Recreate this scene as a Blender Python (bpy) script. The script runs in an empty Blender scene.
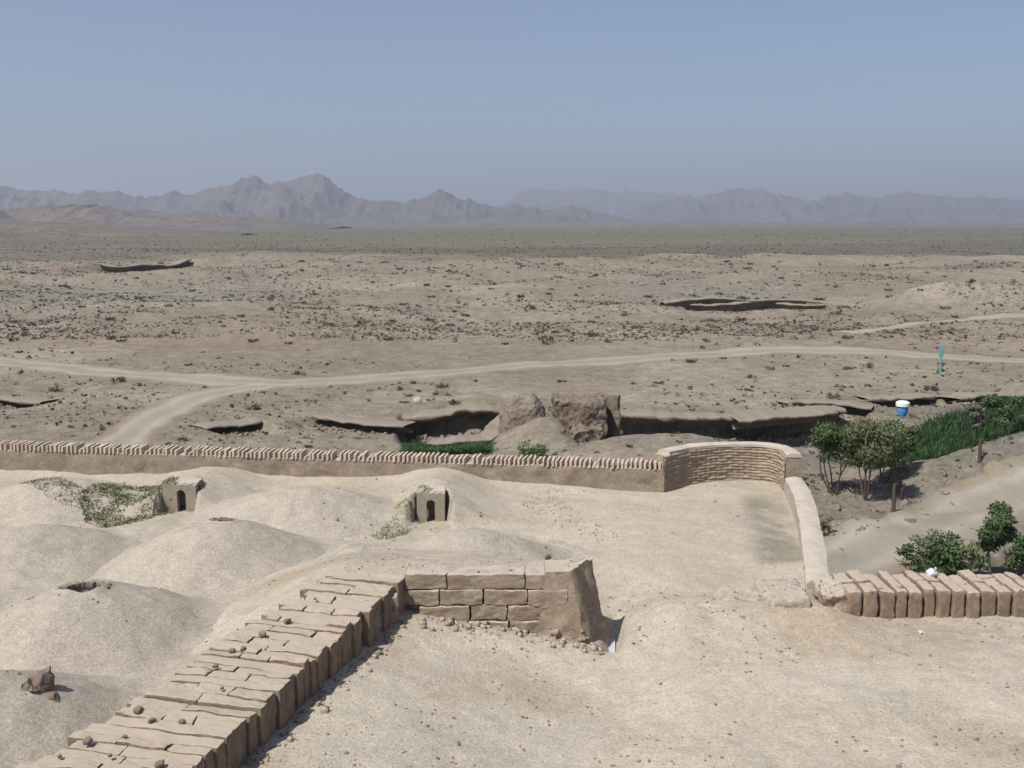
import bpy, math, random
import numpy as np
from mathutils import Vector
rad = math.radians
random.seed(7)
R = np.random.RandomState(11)
S = bpy.context.scene
COL = S.collection

# ------------------------------------------------------------ camera, sky, sun, exposure
CAMZ, PITCH, F = 18.0, rad(8.52), 1081.0
cam = bpy.data.cameras.new('camera'); camo = bpy.data.objects.new('camera', cam); COL.objects.link(camo)
camo.location = (0, 0, CAMZ); camo.rotation_euler = (rad(90) - PITCH, 0, 0)
cam.sensor_width = 36; cam.lens = 36 * F / 1024; cam.clip_start = 0.1; cam.clip_end = 60000
S.camera = camo
SUN_AZ, SUN_EL = rad(48), rad(56)          # the light travels forward and to the right, from behind-left
w = bpy.data.worlds.new('World'); S.world = w; w.use_nodes = True
nt = w.node_tree; bg = nt.nodes['Background']
sky = nt.nodes.new('ShaderNodeTexSky'); sky.sky_type = 'NISHITA'; sky.sun_disc = False
sky.sun_elevation = SUN_EL; sky.sun_rotation = SUN_AZ + math.pi
sky.air_density = 1.0; sky.dust_density = 3.2; sky.ozone_density = 8.0; sky.altitude = 1000
hs = nt.nodes.new('ShaderNodeHueSaturation'); hs.inputs['Saturation'].default_value = 0.78
nt.links.new(sky.outputs[0], hs.inputs['Color']); nt.links.new(hs.outputs[0], bg.inputs[0]); bg.inputs[1].default_value = 0.080
ld = bpy.data.lights.new('sun', 'SUN'); ld.energy = 4.15; ld.angle = rad(0.6); ld.color = (1.0, 0.955, 0.88)
lo = bpy.data.objects.new('sun', ld); COL.objects.link(lo)
tr = Vector((math.sin(SUN_AZ) * math.cos(SUN_EL), math.cos(SUN_AZ) * math.cos(SUN_EL), -math.sin(SUN_EL)))
lo.rotation_euler = tr.to_track_quat('-Z', 'Y').to_euler(); lo.location = (-20, -10, 40)
S.view_settings.view_transform = 'Standard'; S.view_settings.look = 'None'
S.view_settings.exposure = 0.45; S.view_settings.gamma = 1.0; S.view_settings.use_curve_mapping = False
S.cycles.max_bounces = 6; S.cycles.volume_bounces = 0; S.cycles.volume_max_steps = 64
S.cycles.use_denoising = True

# ------------------------------------------------------------ helpers
def P(u, v, z):
    x = (u - 512) / F; t = -(v - 384) / F
    dy = math.cos(PITCH) + t * math.sin(PITCH); dz = -math.sin(PITCH) + t * math.cos(PITCH)
    k = (z - CAMZ) / dz
    return x * k, dy * k
def Pz(u, v, y):                                     # point on that ray at distance y
    x = (u - 512) / F; t = -(v - 384) / F
    dy = math.cos(PITCH) + t * math.sin(PITCH); dz = -math.sin(PITCH) + t * math.cos(PITCH)
    k = y / dy
    return x * k, y, CAMZ + dz * k
def _h(i, j, k, s):
    n = (i * 374761393 + j * 668265263 + k * 1274126177 + s * 974711) & 0xffffffff
    n = ((n ^ (n >> 13)) * 1103515245 + 12345) & 0xffffffff
    n = ((n ^ (n >> 16)) * 1597334677) & 0xffffffff
    n ^= n >> 15
    return (n & 0xffffff) / float(0xffffff)
def vn(x, y, z=0.0, s=0):
    x = np.asarray(x, float); y = np.asarray(y, float); z = np.zeros_like(x) + z
    i = np.floor(x).astype(np.int64); j = np.floor(y).astype(np.int64); k = np.floor(z).astype(np.int64)
    a = x - i; b = y - j; c = z - k
    a = a * a * (3 - 2 * a); b = b * b * (3 - 2 * b); c = c * c * (3 - 2 * c)
    def L(p, q, t): return p + (q - p) * t
    f0 = L(L(_h(i, j, k, s), _h(i+1, j, k, s), a), L(_h(i, j+1, k, s), _h(i+1, j+1, k, s), a), b)
    f1 = L(L(_h(i, j, k+1, s), _h(i+1, j, k+1, s), a), L(_h(i, j+1, k+1, s), _h(i+1, j+1, k+1, s), a), b)
    return L(f0, f1, c) * 2 - 1
def vn2(x, y, s=0):
    i = np.floor(x).astype(np.int64); j = np.floor(y).astype(np.int64)
    a = x - i; b = y - j
    a = a * a * (3 - 2 * a); b = b * b * (3 - 2 * b)
    def L(p, q, t): return p + (q - p) * t
    return L(L(_h(i, j, 0, s), _h(i+1, j, 0, s), a), L(_h(i, j+1, 0, s), _h(i+1, j+1, 0, s), a), b) * 2 - 1
def fbm(x, y, sc, o=4, s=0, g=0.5):
    x = np.asarray(x, float) / sc; y = np.asarray(y, float) / sc
    r = np.zeros_like(x); a = 1.0
    for k in range(o):
        r += a * vn2(x + 17.3 * k, y - 9.1 * k, s + k); x = x * 2.03; y = y * 2.03; a *= g
    return r
def ridged(x, y, sc, o=5, s=0):
    x = np.asarray(x, float) / sc; y = np.asarray(y, float) / sc
    r = np.zeros_like(x); a = 1.0; wgt = 1.0
    for k in range(o):
        n = (1 - np.abs(vn2(x + 5.3 * k, y + 3.7 * k, s + k))) ** 2
        r += a * n * wgt; wgt = np.clip(n * 1.6, 0, 1); x = x * 2.07; y = y * 2.07; a *= 0.5
    return r
def fbm3(p, sc, o=3, s=0):
    q = p / sc; r = np.zeros(len(p)); a = 1.0
    for k in range(o):
        r += a * vn(q[:, 0] + 3.1 * k, q[:, 1], q[:, 2], s + k); q = q * 2.1; a *= 0.5
    return r
def ss(a, b, x):
    t = np.clip((np.asarray(x, float) - a) / (b - a), 0, 1); return t * t * (3 - 2 * t)

def mesh(name, V, Fc, mat, parent=None, smooth=True, col=None, loc=None):
    me = bpy.data.meshes.new(name)
    V = np.asarray(V, np.float32)
    if isinstance(Fc, np.ndarray):
        n, k = Fc.shape
        me.vertices.add(len(V)); me.vertices.foreach_set('co', V.ravel())
        me.loops.add(n * k); me.loops.foreach_set('vertex_index', Fc.astype(np.int32).ravel())
        me.polygons.add(n); me.polygons.foreach_set('loop_start', np.arange(0, n * k, k, dtype=np.int32))
        me.polygons.foreach_set('loop_total', np.full(n, k, np.int32))
        me.update(calc_edges=True); me.validate()
    else:
        me.from_pydata(V.tolist(), [], Fc); me.update()
    if smooth: me.polygons.foreach_set('use_smooth', np.ones(len(me.polygons), bool))
    if col is not None:
        a = me.attributes.new('tint', 'FLOAT_COLOR', 'POINT')
        c = np.ones((len(V), 4), np.float32); c[:, :3] = col; a.data.foreach_set('color', c.ravel())
    if smooth and len(me.polygons) < 400000 and col is None: me.set_sharp_from_angle(angle=rad(42))
    me.materials.append(mat)
    o = bpy.data.objects.new(name, me); COL.objects.link(o)
    if parent: o.parent = parent
    if loc is not None: o.location = loc
    return o
def tag(o, label=None, cat=None, group=None, kind=None):
    if label: o['label'] = label
    if cat: o['category'] = cat
    if group: o['group'] = group
    if kind: o['kind'] = kind
    return o
def empty(name, loc, label, cat, group=None):
    o = bpy.data.objects.new(name, None); COL.objects.link(o); o.location = loc
    o.empty_display_size = 0.3
    return tag(o, label, cat, group)
class MB:
    def __init__(s): s.V = []; s.F = []; s.n = 0
    def add(s, V, Fc):
        V = np.asarray(V, float); Fc = np.asarray(Fc, int)
        s.V.append(V); s.F.append(Fc + s.n); s.n += len(V)
    def build(s, name, mat, parent=None, smooth=True, off=None, **k):
        V = np.concatenate(s.V)
        if off is not None: V = V - np.array(off)
        if len({f.shape[1] for f in s.F}) == 1: return mesh(name, V, np.concatenate(s.F), mat, parent, smooth, **k)
        return mesh(name, V, [list(map(int, r)) for f in s.F for r in f], mat, parent, smooth, **k)
_cg = {}
def cubegrid(n):
    if n in _cg: return _cg[n]
    idx = {}; V = []; Fc = []
    def vid(p):
        if p not in idx: idx[p] = len(V); V.append([2 * c / n - 1 for c in p])
        return idx[p]
    for ax in range(3):
        a, b = (ax + 1) % 3, (ax + 2) % 3
        for side in (0, n):
            for i in range(n):
                for j in range(n):
                    q = []
                    for di, dj in ((0, 0), (1, 0), (1, 1), (0, 1)):
                        p = [0, 0, 0]; p[ax] = side; p[a] = i + di; p[b] = j + dj; q.append(vid(tuple(p)))
                    Fc.append(q if side else q[::-1])
    _cg[n] = (np.array(V), np.array(Fc)); return _cg[n]
def rbox(mb, c, size, rz=0, n=6, amp=0.03, rnd=0.12, tilt=(0, 0), sc=0.35, seed=0, taper=0):
    V, Fc = cubegrid(n); V = V.copy()
    sz = np.array(size) / 2.0
    m = min(sz) * rnd * 2
    inner = np.maximum(sz - m, sz * 0.05)
    p = V * sz; q = np.clip(p, -inner, inner); d = p - q; L = np.linalg.norm(d, axis=1, keepdims=True) + 1e-9
    p = np.where(L > 1e-8, q + d / L * np.minimum(L, m), p)
    if taper: f = 1 - taper * (p[:, 2:3] / sz[2] + 1) / 2; p[:, :2] *= f
    tx, ty = tilt
    p[:, 2] += p[:, 0] * tx + p[:, 1] * ty
    p[:, 1] += -p[:, 2] * ty * 0.0
    cs, sn = math.cos(rz), math.sin(rz)
    p = np.stack([p[:, 0] * cs - p[:, 1] * sn, p[:, 0] * sn + p[:, 1] * cs, p[:, 2]], 1) + np.array(c)
    if amp:
        nn = np.stack([fbm3(p, sc, 3, seed), fbm3(p, sc, 3, seed + 40), fbm3(p, sc, 3, seed + 80)], 1)
        p = p + nn * amp
        if n >= 6 and amp >= 0.02:
            n2 = np.stack([fbm3(p, sc * 0.28, 3, seed + 7), fbm3(p, sc * 0.28, 3, seed + 47), fbm3(p, sc * 0.28, 3, seed + 87)], 1)
            p = p + n2 * amp * 0.42
    mb.add(p, Fc)
def tube(mb, pts, r0, r1, n=6):
    pts = np.array(pts, float); V = []
    for i, p in enumerate(pts):
        d = pts[min(i + 1, len(pts) - 1)] - pts[max(i - 1, 0)]; d /= np.linalg.norm(d) + 1e-9
        a = np.cross(d, (0.3, 1, 0.2)); a /= np.linalg.norm(a) + 1e-9; b = np.cross(d, a)
        r = r0 + (r1 - r0) * i / max(1, len(pts) - 1)
        for k in range(n): V.append(p + r * (a * math.cos(2*math.pi*k/n) + b * math.sin(2*math.pi*k/n)))
    Fc = []
    for i in range(len(pts) - 1):
        for k in range(n): Fc.append([i*n+k, i*n+(k+1) % n, (i+1)*n+(k+1) % n, (i+1)*n+k])
    b0 = len(V); V.append(pts[0]); V.append(pts[-1])
    for k in range(0, n, 2):
        Fc.append([b0, (k+2) % n, (k+1) % n, k]); o = (len(pts)-1)*n; Fc.append([b0+1, o+k, o+(k+1) % n, o+(k+2) % n])
    mb.add(V, Fc)
def spline(pts, n=12):
    pts = [np.array(p, float) for p in pts]; out = []
    for i in range(len(pts) - 1):
        p0, p1, p2, p3 = pts[max(i-1, 0)], pts[i], pts[i+1], pts[min(i+2, len(pts)-1)]
        for k in range(n):
            t = k / n
            out.append(0.5*((2*p1)+(-p0+p2)*t+(2*p0-5*p1+4*p2-p3)*t*t+(-p0+3*p1-3*p2+p3)*t**3))
    out.append(pts[-1]); return np.array(out)
def resample(pts, step):
    pts = np.array(pts, float); d = np.r_[0, np.cumsum(np.linalg.norm(np.diff(pts, axis=0), axis=1))]
    n = max(2, int(d[-1] / step)); t = np.linspace(0, d[-1], n)
    return np.stack([np.interp(t, d, pts[:, k]) for k in range(pts.shape[1])], 1)

# ------------------------------------------------------------ materials
def dirt(name, c1, c2, big=3.0, fine=40.0, speck=0.0, bump=0.5, bumpd=0.02, rough=0.95, tint=False, c3=None, contrast=0.25, mid=0, dust=None, speckscale=25.0, specksize=0.1):
    m = bpy.data.materials.new(name); m.use_nodes = True; t = m.node_tree; N = t.nodes; L = t.links
    b = N['Principled BSDF']; b.inputs['Roughness'].default_value = rough
    b.inputs['Specular IOR Level'].default_value = 0.15
    co = N.new('ShaderNodeTexCoord')
    def noise(sc, det=4, ro=0.6):
        n = N.new('ShaderNodeTexNoise'); n.inputs['Scale'].default_value = sc; n.inputs['Detail'].default_value = det
        n.inputs['Roughness'].default_value = ro; L.new(co.outputs['Object'], n.inputs['Vector']); return n
    def mix(a, bb, fac, mode='MIX'):
        x = N.new('ShaderNodeMix'); x.data_type = 'RGBA'; x.blend_type = mode
        for i, s_ in ((6, a), (7, bb)):
            if isinstance(s_, tuple): x.inputs[i].default_value = (*s_, 1)
            else: L.new(s_, x.inputs[i])
        if isinstance(fac, float): x.inputs[0].default_value = fac
        else: L.new(fac, x.inputs[0])
        return x.outputs[2]
    def ramp(src, lo_, hi_):
        r = N.new('ShaderNodeMapRange'); r.inputs[1].default_value = lo_; r.inputs[2].default_value = hi_
        L.new(src, r.inputs[0]); return r.outputs[0]
    nb = noise(1.0 / big, 5)
    col = mix(c1, c2, ramp(nb.outputs[0], 0.35, 0.65))
    if c3: col = mix(col, c3, ramp(noise(1.0 / big * 2.7, 3).outputs[0], 0.52, 0.68))
    if tint:
        at = N.new('ShaderNodeAttribute'); at.attribute_name = 'tint'
        col = mix(col, at.outputs['Color'], 1.0, 'MULTIPLY')
    nf = noise(fine, 6, 0.75)
    if mid:
        nm = noise(fine * 0.22, 5, 0.7); rm = N.new('ShaderNodeMapRange'); rm.inputs[1].default_value = 0.3; rm.inputs[2].default_value = 0.7
        rm.inputs[3].default_value = 1 - mid; rm.inputs[4].default_value = 1 + mid; L.new(nm.outputs[0], rm.inputs[0])
        cm = N.new('ShaderNodeCombineColor')
        for i in range(3): L.new(rm.outputs[0], cm.inputs[i])
        col = mix(col, cm.outputs[0], 1.0, 'MULTIPLY')
    r = N.new('ShaderNodeMapRange'); r.inputs[1].default_value = 0.3; r.inputs[2].default_value = 0.7
    r.inputs[3].default_value = 1 - contrast; r.inputs[4].default_value = 1 + contrast; L.new(nf.outputs[0], r.inputs[0])
    cb = N.new('ShaderNodeCombineColor')
    for i in range(3): L.new(r.outputs[0], cb.inputs[i])
    col = mix(col, cb.outputs[0], 1.0, 'MULTIPLY')
    if speck:
        vo = N.new('ShaderNodeTexVoronoi'); vo.inputs['Scale'].default_value = speckscale; L.new(co.outputs['Object'], vo.inputs['Vector'])
        sp = ramp(vo.outputs['Distance'], specksize, specksize * 0.5)
        gate = ramp(noise(speckscale * 0.06, 3).outputs[0], 0.5, 0.62)
        mu = N.new('ShaderNodeMath'); mu.operation = 'MULTIPLY'; L.new(sp, mu.inputs[0]); L.new(gate, mu.inputs[1])
        m2 = N.new('ShaderNodeMath'); m2.operation = 'MULTIPLY'; L.new(mu.outputs[0], m2.inputs[0]); m2.inputs[1].default_value = speck
        col = mix(col, tuple(c * 0.3 for c in c1), m2.outputs[0])
    if dust:                                         # dust settled on the upward faces
        ge = N.new('ShaderNodeNewGeometry'); sx_ = N.new('ShaderNodeSeparateXYZ'); L.new(ge.outputs['Normal'], sx_.inputs[0])
        dz_ = N.new('ShaderNodeMath'); dz_.operation = 'MULTIPLY_ADD'; L.new(nf.outputs[0], dz_.inputs[0]); dz_.inputs[1].default_value = 0.5; L.new(sx_.outputs[2], dz_.inputs[2])
        col = mix(col, dust, ramp(dz_.outputs[0], 0.85, 1.15))
    L.new(col, b.inputs['Base Color'])
    bp = N.new('ShaderNodeBump'); bp.inputs['Strength'].default_value = bump; bp.inputs['Distance'].default_value = bumpd
    L.new(nf.outputs[0], bp.inputs['Height']); L.new(bp.outputs[0], b.inputs['Normal'])
    return m
def plain(name, c, rough=0.6, var=0.25, sc=6.0, metal=0.0):
    m = dirt(name, c, tuple(x * (1 - var) for x in c), big=1 / sc, fine=sc * 8, bump=0.15, bumpd=0.005, rough=rough, contrast=0.1)
    m.node_tree.nodes['Principled BSDF'].inputs['Metallic'].default_value = metal
    return m
def leafmat(name, c, c2):
    m = plain(name, c, rough=0.6, sc=1.5); t = m.node_tree
    b = t.nodes['Principled BSDF']
    mx = [n for n in t.nodes if n.type == 'MIX'][0]; mx.inputs[7].default_value = (*c2, 1)
    b.inputs['Subsurface Weight'].default_value = 0.0
    return m
M_dust = dirt('pale_dust', (0.46, 0.403, 0.325), (0.405, 0.352, 0.28), big=2.5, fine=16, speck=0.5, bump=1.0, bumpd=0.05, tint=True, contrast=0.30, mid=0.12, speckscale=3.5, specksize=0.15)
M_dome = dirt('mud_plaster_dome', (0.42, 0.37, 0.305), (0.37, 0.325, 0.27), big=1.6, fine=16, speck=0.6, bump=1.0, bumpd=0.05, contrast=0.32, mid=0.11, speckscale=11.0, specksize=0.16)
M_adobe = dirt('adobe', (0.31, 0.245, 0.18), (0.25, 0.19, 0.135), big=0.7, fine=18, speck=0.4, bump=0.9, bumpd=0.03, contrast=0.22, c3=(0.34, 0.28, 0.215), dust=(0.42, 0.365, 0.30))
M_adobe_top = dirt('adobe_row', (0.25, 0.188, 0.135), (0.19, 0.138, 0.097), big=0.5, fine=20, speck=0.4, bump=0.9, bumpd=0.03, contrast=0.22, c3=(0.29, 0.225, 0.165), dust=(0.40, 0.335, 0.265))
M_wall = dirt('brown_mud_face', (0.255, 0.205, 0.16), (0.215, 0.168, 0.13), big=1.5, fine=12, bump=0.8, bumpd=0.05, contrast=0.20, mid=0.16, c3=(0.285, 0.23, 0.175), dust=(0.40, 0.35, 0.29))
M_stub = dirt('crumbled_earth', (0.46, 0.405, 0.335), (0.40, 0.35, 0.285), big=2.5, fine=16, bump=1.0, bumpd=0.05, contrast=0.3, mid=0.12)
M_door = dirt('door_plaster', (0.33, 0.28, 0.225), (0.27, 0.225, 0.175), big=0.6, fine=16, bump=0.8, bumpd=0.03, contrast=0.2, mid=0.12, dust=(0.43, 0.38, 0.32))
M_cop = dirt('coping_brick', (0.50, 0.42, 0.34), (0.40, 0.32, 0.25), big=0.4, fine=20, bump=0.4, contrast=0.15)
M_par = dirt('plastered_coping', (0.44, 0.395, 0.335), (0.39, 0.34, 0.28), big=0.8, fine=16, bump=0.5, contrast=0.12)
M_terr = dirt('desert_earth', (1.0, 1.0, 1.0), (0.84, 0.83, 0.82), big=14, fine=2.2, speck=0.35, bump=0.6, bumpd=0.2, tint=True, contrast=0.32, mid=0.26, speckscale=0.9, specksize=0.22)
M_bank = dirt('bank_earth', (0.225, 0.185, 0.145), (0.15, 0.115, 0.09), big=3, fine=4, bump=0.9, bumpd=0.1, contrast=0.28, mid=0.15, dust=(0.235, 0.205, 0.165))
M_ruin = dirt('ruin_earth', (0.225, 0.18, 0.14), (0.165, 0.128, 0.098), big=1.5, fine=6, bump=1.0, bumpd=0.12, contrast=0.3)
M_mtn = dirt('mountain_rock', (0.12, 0.10, 0.09), (0.082, 0.072, 0.067), big=500, fine=0.02, bump=0.3, bumpd=4, contrast=0.25)
M_foot = dirt('foothill_rock', (0.15, 0.12, 0.10), (0.105, 0.088, 0.076), big=120, fine=0.08, bump=0.4, bumpd=2, contrast=0.3)
M_scrub = leafmat('scrub_twigs', (0.07, 0.064, 0.042), (0.05, 0.042, 0.028))
M_stone = dirt('stone', (0.24, 0.19, 0.15), (0.16, 0.125, 0.10), big=0.4, fine=25, bump=0.8, contrast=0.3)
M_pstone = dirt('pale_stone', (0.40, 0.36, 0.31), (0.3, 0.26, 0.22), big=0.4, fine=25, bump=0.8, contrast=0.3)
M_leafD = leafmat('dark_leaves', (0.055, 0.088, 0.034), (0.08, 0.12, 0.048))
M_leafM = leafmat('mid_leaves', (0.09, 0.13, 0.045), (0.13, 0.165, 0.06))
M_leafO = leafmat('olive_leaves', (0.085, 0.10, 0.048), (0.12, 0.13, 0.065))
M_leafG = leafmat('grey_leaves', (0.16, 0.155, 0.12), (0.12, 0.12, 0.085))
M_bark = plain('bark', (0.13, 0.10, 0.075), 0.9)
M_barkP = plain('pale_bark', (0.30, 0.26, 0.21), 0.9)
M_crop = leafmat('crop_leaves', (0.03, 0.062, 0.025), (0.045, 0.085, 0.03))
M_weed = leafmat('weed_leaves', (0.13, 0.16, 0.07), (0.20, 0.19, 0.11))
M_blue = plain('blue_paint', (0.10, 0.30, 0.62), 0.4, 0.15)
M_white = plain('white_paint', (0.78, 0.78, 0.76), 0.5, 0.08)
M_teal = plain('faded_teal_paint', (0.16, 0.34, 0.38), 0.5, 0.2)
M_wood = plain('weathered_wood', (0.10, 0.075, 0.055), 0.9)
M_bag = plain('white_plastic', (0.55, 0.54, 0.52), 0.45, 0.1)
M_sheet = plain('grey_blue_sheet', (0.42, 0.46, 0.50), 0.5, 0.1)

# ------------------------------------------------------------ valley terrain
BANKS = [  # (pixel outline of the upper edge, ground z, drop, seaward width of the scoured floor)
    ([(613, 415), (650, 417), (690, 417), (730, 416), (770, 414), (810, 412), (846, 410)], 0.2, 2.3, 15),
    ([(402, 422), (440, 421.5), (480, 420.5), (507, 420)], 0.1, 1.9, 10),
    ([(312, 416), (345, 419), (385, 425), (404, 427)], 0.1, 0.8, 6),
    ([(738, 426), (770, 425), (800, 423), (838, 420)], -0.3, 0.9, 5),
    ([(776, 293.5), (800, 294.5), (826, 295)], 3.0, 1.6, 9),
    ([(690, 297.5), (720, 298), (752, 297)], 2.2, 1.3, 8),
    ([(788, 401), (815, 399), (845, 402), (872, 404)], 0.4, 1.0, 7),
    ([(868, 396), (900, 394), (936, 391)], 0.5, 0.9, 6),
    ([(960, 394), (985, 389), (1024, 389), (1060, 386)], 0.5, 1.0, 6),
    ([(664, 291), (700, 290.2), (735, 290.6), (775, 289.6), (812, 289.3), (836, 290.5)], 3.0, 3.0, 20),
    ([(822, 296.5), (850, 295.5), (888, 296)], 2.6, 2.0, 12),
    ([(98, 267), (130, 267), (160, 265), (192, 262)], 4.4, 2.3, 26),
    ([(204, 428), (225, 425), (262, 421)], 0.1, 0.8, 7),
    ([(-30, 392), (10, 395), (40, 398)], 0.3, 0.8, 7),
    ([(428, 449), (455, 449), (500, 446), (524, 443)], -0.3, 0.5, 4),
]
_bk = []
for pts, z, dr, wd in BANKS:
    q = np.array([P(u, v, z) for u, v in pts]); _bk.append((resample(spline(q, 6), 0.7 if z < 2 else 2.0), dr, wd))
def polydist(x, y, pl):
    """signed distance to a polyline running in +x: positive on the camera's side; and the fraction along it"""
    best = np.full(x.shape, 1e9); sg = np.zeros(x.shape); fr = np.zeros(x.shape); n = len(pl) - 1
    for i in range(n):
        a, b = pl[i], pl[i+1]; d = b - a; L2 = (d ** 2).sum()
        t = ((x - a[0]) * d[0] + (y - a[1]) * d[1]) / L2
        tc = np.clip(t, 0, 1); ex = x - a[0] - tc * d[0]; ey = y - a[1] - tc * d[1]; ds = np.hypot(ex, ey)
        m = ds < best; best = np.where(m, ds, best)
        sg = np.where(m, d[0] * ey - d[1] * ex, sg); fr = np.where(m, (i + np.clip(t, -3, 4)) / n, fr)
    return np.where(sg < 0, best, -best), fr
HILL = (P(1075, 448, 2.0), P(880, 488, 0.3))
def zbase(x, y):
    x = np.asarray(x, float); y = np.asarray(y, float); r = np.hypot(x, y)
    z = 4.2 * ss(150, 370, y + 18 * fbm(x, y, 90, 3, 3)) - 0.8 * ss(420, 900, r)
    hum = ss(150, 210, y) * (1 - ss(400, 560, y))
    z += hum * (1.5 * fbm(x, y, 34, 4, 21) - 1.1 * np.clip(ridged(x, y, 60, 4, 31) - 0.75, 0, 1))
    z += 0.32 * fbm(x, y, 16, 4, 41) * (1 - ss(600, 1500, r)) * ss(40, 70, r) * (1 + 0.0 * r)
    # long hillock at the right between the crop field and the near road
    ax, ay = HILL[1]; bx, by = HILL[0]
    dx, dy = bx - ax, by - ay; L2 = dx*dx + dy*dy
    t = ((x - ax) * dx + (y - ay) * dy) / L2; d = np.abs((x - ax) * dy - (y - ay) * dx) / math.sqrt(L2)
    z += (3.1 * ss(-0.35, 1.0, t) + 0.35 * ss(-0.5, 0, t)) * np.exp(-(d / 4.6) ** 2) * (1 + 0.18 * fbm(x, y, 3.0, 3, 51)) * (1 - ss(1.4, 3, t))
    # rubble bank between parapet and trees
    cx, cy = P(850, 520, 0.5)
    z += (0.75 + 0.7 * fbm(x, y, 4, 4, 61)) * np.exp(-((x - cx) / 8) ** 2 - ((y - cy) / 5.0) ** 2)
    # spoil beside the tower and behind the wall
    for u, v, h, sx, sy in ((470, 408, 1.3, 6, 5), (670, 447, 1.6, 7, 5), (1000, 308, 2.8, 22, 8), (935, 308, 2.6, 8, 6), (1080, 307, 2.8, 20, 9), (905, 306, 1.8, 12, 7)):
        cx, cy = P(u, v, h * 0.5); z += h * np.exp(-((x - cx) / sx) ** 2 - ((y - cy) / sy) ** 2) * (1 + 0.1 * fbm(x, y, 3, 2, 71))
    yc = 86.5; xc = 3.35 + (88 - y) * 0.27 + 0.18 * fbm(x, y, 1.5, 3, 77)
    mm = 1.9 * (np.exp(-(np.abs(x - 1.7) / 2.9) ** 4 - (np.abs(y - 89) / 4.6) ** 5) * (1 - ss(0, 0.5, x - xc)) )
    mm += 1.15 * np.exp(-(np.abs(x - 2.9) / 1.9) ** 3 - (np.abs(y - 83.2) / 2.6) ** 3) * (1 - ss(0, 0.45, x - xc))
    z += mm * (1 + 0.10 * fbm(x, y, 2.2, 4, 78, 0.6))
    z += 0.09 * fbm(x, y, 2.6, 4, 79, 0.6) * (1 - ss(200, 400, y)) * ss(45, 60, y)
    z += 0.22 * fbm(x, y, 2.2, 4, 80, 0.6) * ss(16, 22, x) * (1 - ss(30, 46, x)) * ss(58, 62, y) * (1 - ss(72, 80, y))
    return z
def zterr(x, y):
    z = zbase(x, y)
    for pl, dr, wd in _bk:
        x0, x1 = pl[:, 0].min() - wd * 2, pl[:, 0].max() + wd * 2; y0, y1 = pl[:, 1].min() - wd * 2, pl[:, 1].max() + 6
        m = (x > x0) & (x < x1) & (y > y0) & (y < y1)
        if not m.any(): continue
        s_, fr = polydist(x[m], y[m], pl)
        s_ = s_ + 0.3 * fbm(x[m], y[m], 1.2, 3, 5)
        tap = ss(-0.06, 0.05, fr) * (1 - ss(0.95, 1.06, fr))
        z[m] -= dr * tap * ss(-1.9, -1.4, s_) * (1 - ss(wd * 0.25, wd, s_))
    return z
# the sheet: fine rings inside the field of view, coarse behind
th = np.unique(np.r_[np.linspace(-180, -45, 28), np.linspace(-45, -28, 60), np.linspace(-28, 28, 900), np.linspace(28, 45, 60), np.linspace(45, 180, 28)])
rr = np.unique(np.r_[np.linspace(0.5, 44, 14), 44 * np.exp(np.arange(0, math.log(700 / 44), 0.0042)), 700 * np.exp(np.linspace(0, math.log(16000 / 700), 150))])
TH, RR = np.meshgrid(np.radians(th), rr); TX, TY = np.sin(TH) * RR, np.cos(TH) * RR
TZ = zterr(TX.ravel(), TY.ravel()).reshape(TX.shape)
def zsheet(x, y):
    r = np.hypot(x, y); t = np.degrees(np.arctan2(x, y))
    fi = np.interp(r, rr, np.arange(len(rr))); fj = np.interp(t, th, np.arange(len(th)))
    i = np.clip(fi.astype(int), 0, len(rr) - 2); j = np.clip(fj.astype(int), 0, len(th) - 2); a = fi - i; b = fj - j
    return (TZ[i, j] * (1-a) * (1-b) + TZ[i+1, j] * a * (1-b) + TZ[i, j+1] * (1-a) * b + TZ[i+1, j+1] * a * b)
def march(u, v):                                    # where a sight line meets the terrain
    x = (u - 512) / F; t = -(v - 384) / F
    d = np.array([x, math.cos(PITCH) + t * math.sin(PITCH), -math.sin(PITCH) + t * math.cos(PITCH)])
    k = 44 * np.exp(np.arange(0, 5.2, 0.002)); X = d[0] * k; Y = d[1] * k; Z = CAMZ + d[2] * k
    g = zsheet(X, Y); i = int(np.argmax(Z < g)); return X[i], Y[i], g[i]
x, y = TX.ravel(), TY.ravel(); r_ = np.hypot(x, y)
def mixc(c, d, t): return c + (np.array(d) - c) * t[:, None]
tc = np.tile(np.array([0.205, 0.174, 0.135]), (len(x), 1))
tc = mixc(tc, (0.26, 0.225, 0.178), ss(-0.2, 0.7, fbm(x, y, 22, 4, 81)) * 0.9)
tc = mixc(tc, (0.22, 0.175, 0.136), ss(0.1, 0.8, fbm(x, y, 55, 4, 91)) * 0.75 * ss(110, 170, y))
tc = mixc(tc, (0.20, 0.185, 0.15), ss(0.0, 0.8, fbm(x, y * 0.5, 45, 4, 101)) * 0.8 * ss(130, 260, y))
tc = mixc(tc, (0.225, 0.20, 0.163), (1 - ss(60, 110, y)) * 0.8)
tc = mixc(tc, (0.185, 0.163, 0.132), (1 - ss(90, 118, y)) * ss(12, 20, x) * 0.9)
tc = mixc(tc, (0.14, 0.13, 0.10), ss(0.15, 0.7, fbm(x, y, 5, 4, 133)) * 0.6 * (1 - ss(90, 118, y)) * ss(8, 16, x))
tc = mixc(tc, (0.232, 0.192, 0.15), ss(260, 330, y) * (1 - ss(370, 430, y)) * 0.6)
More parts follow.
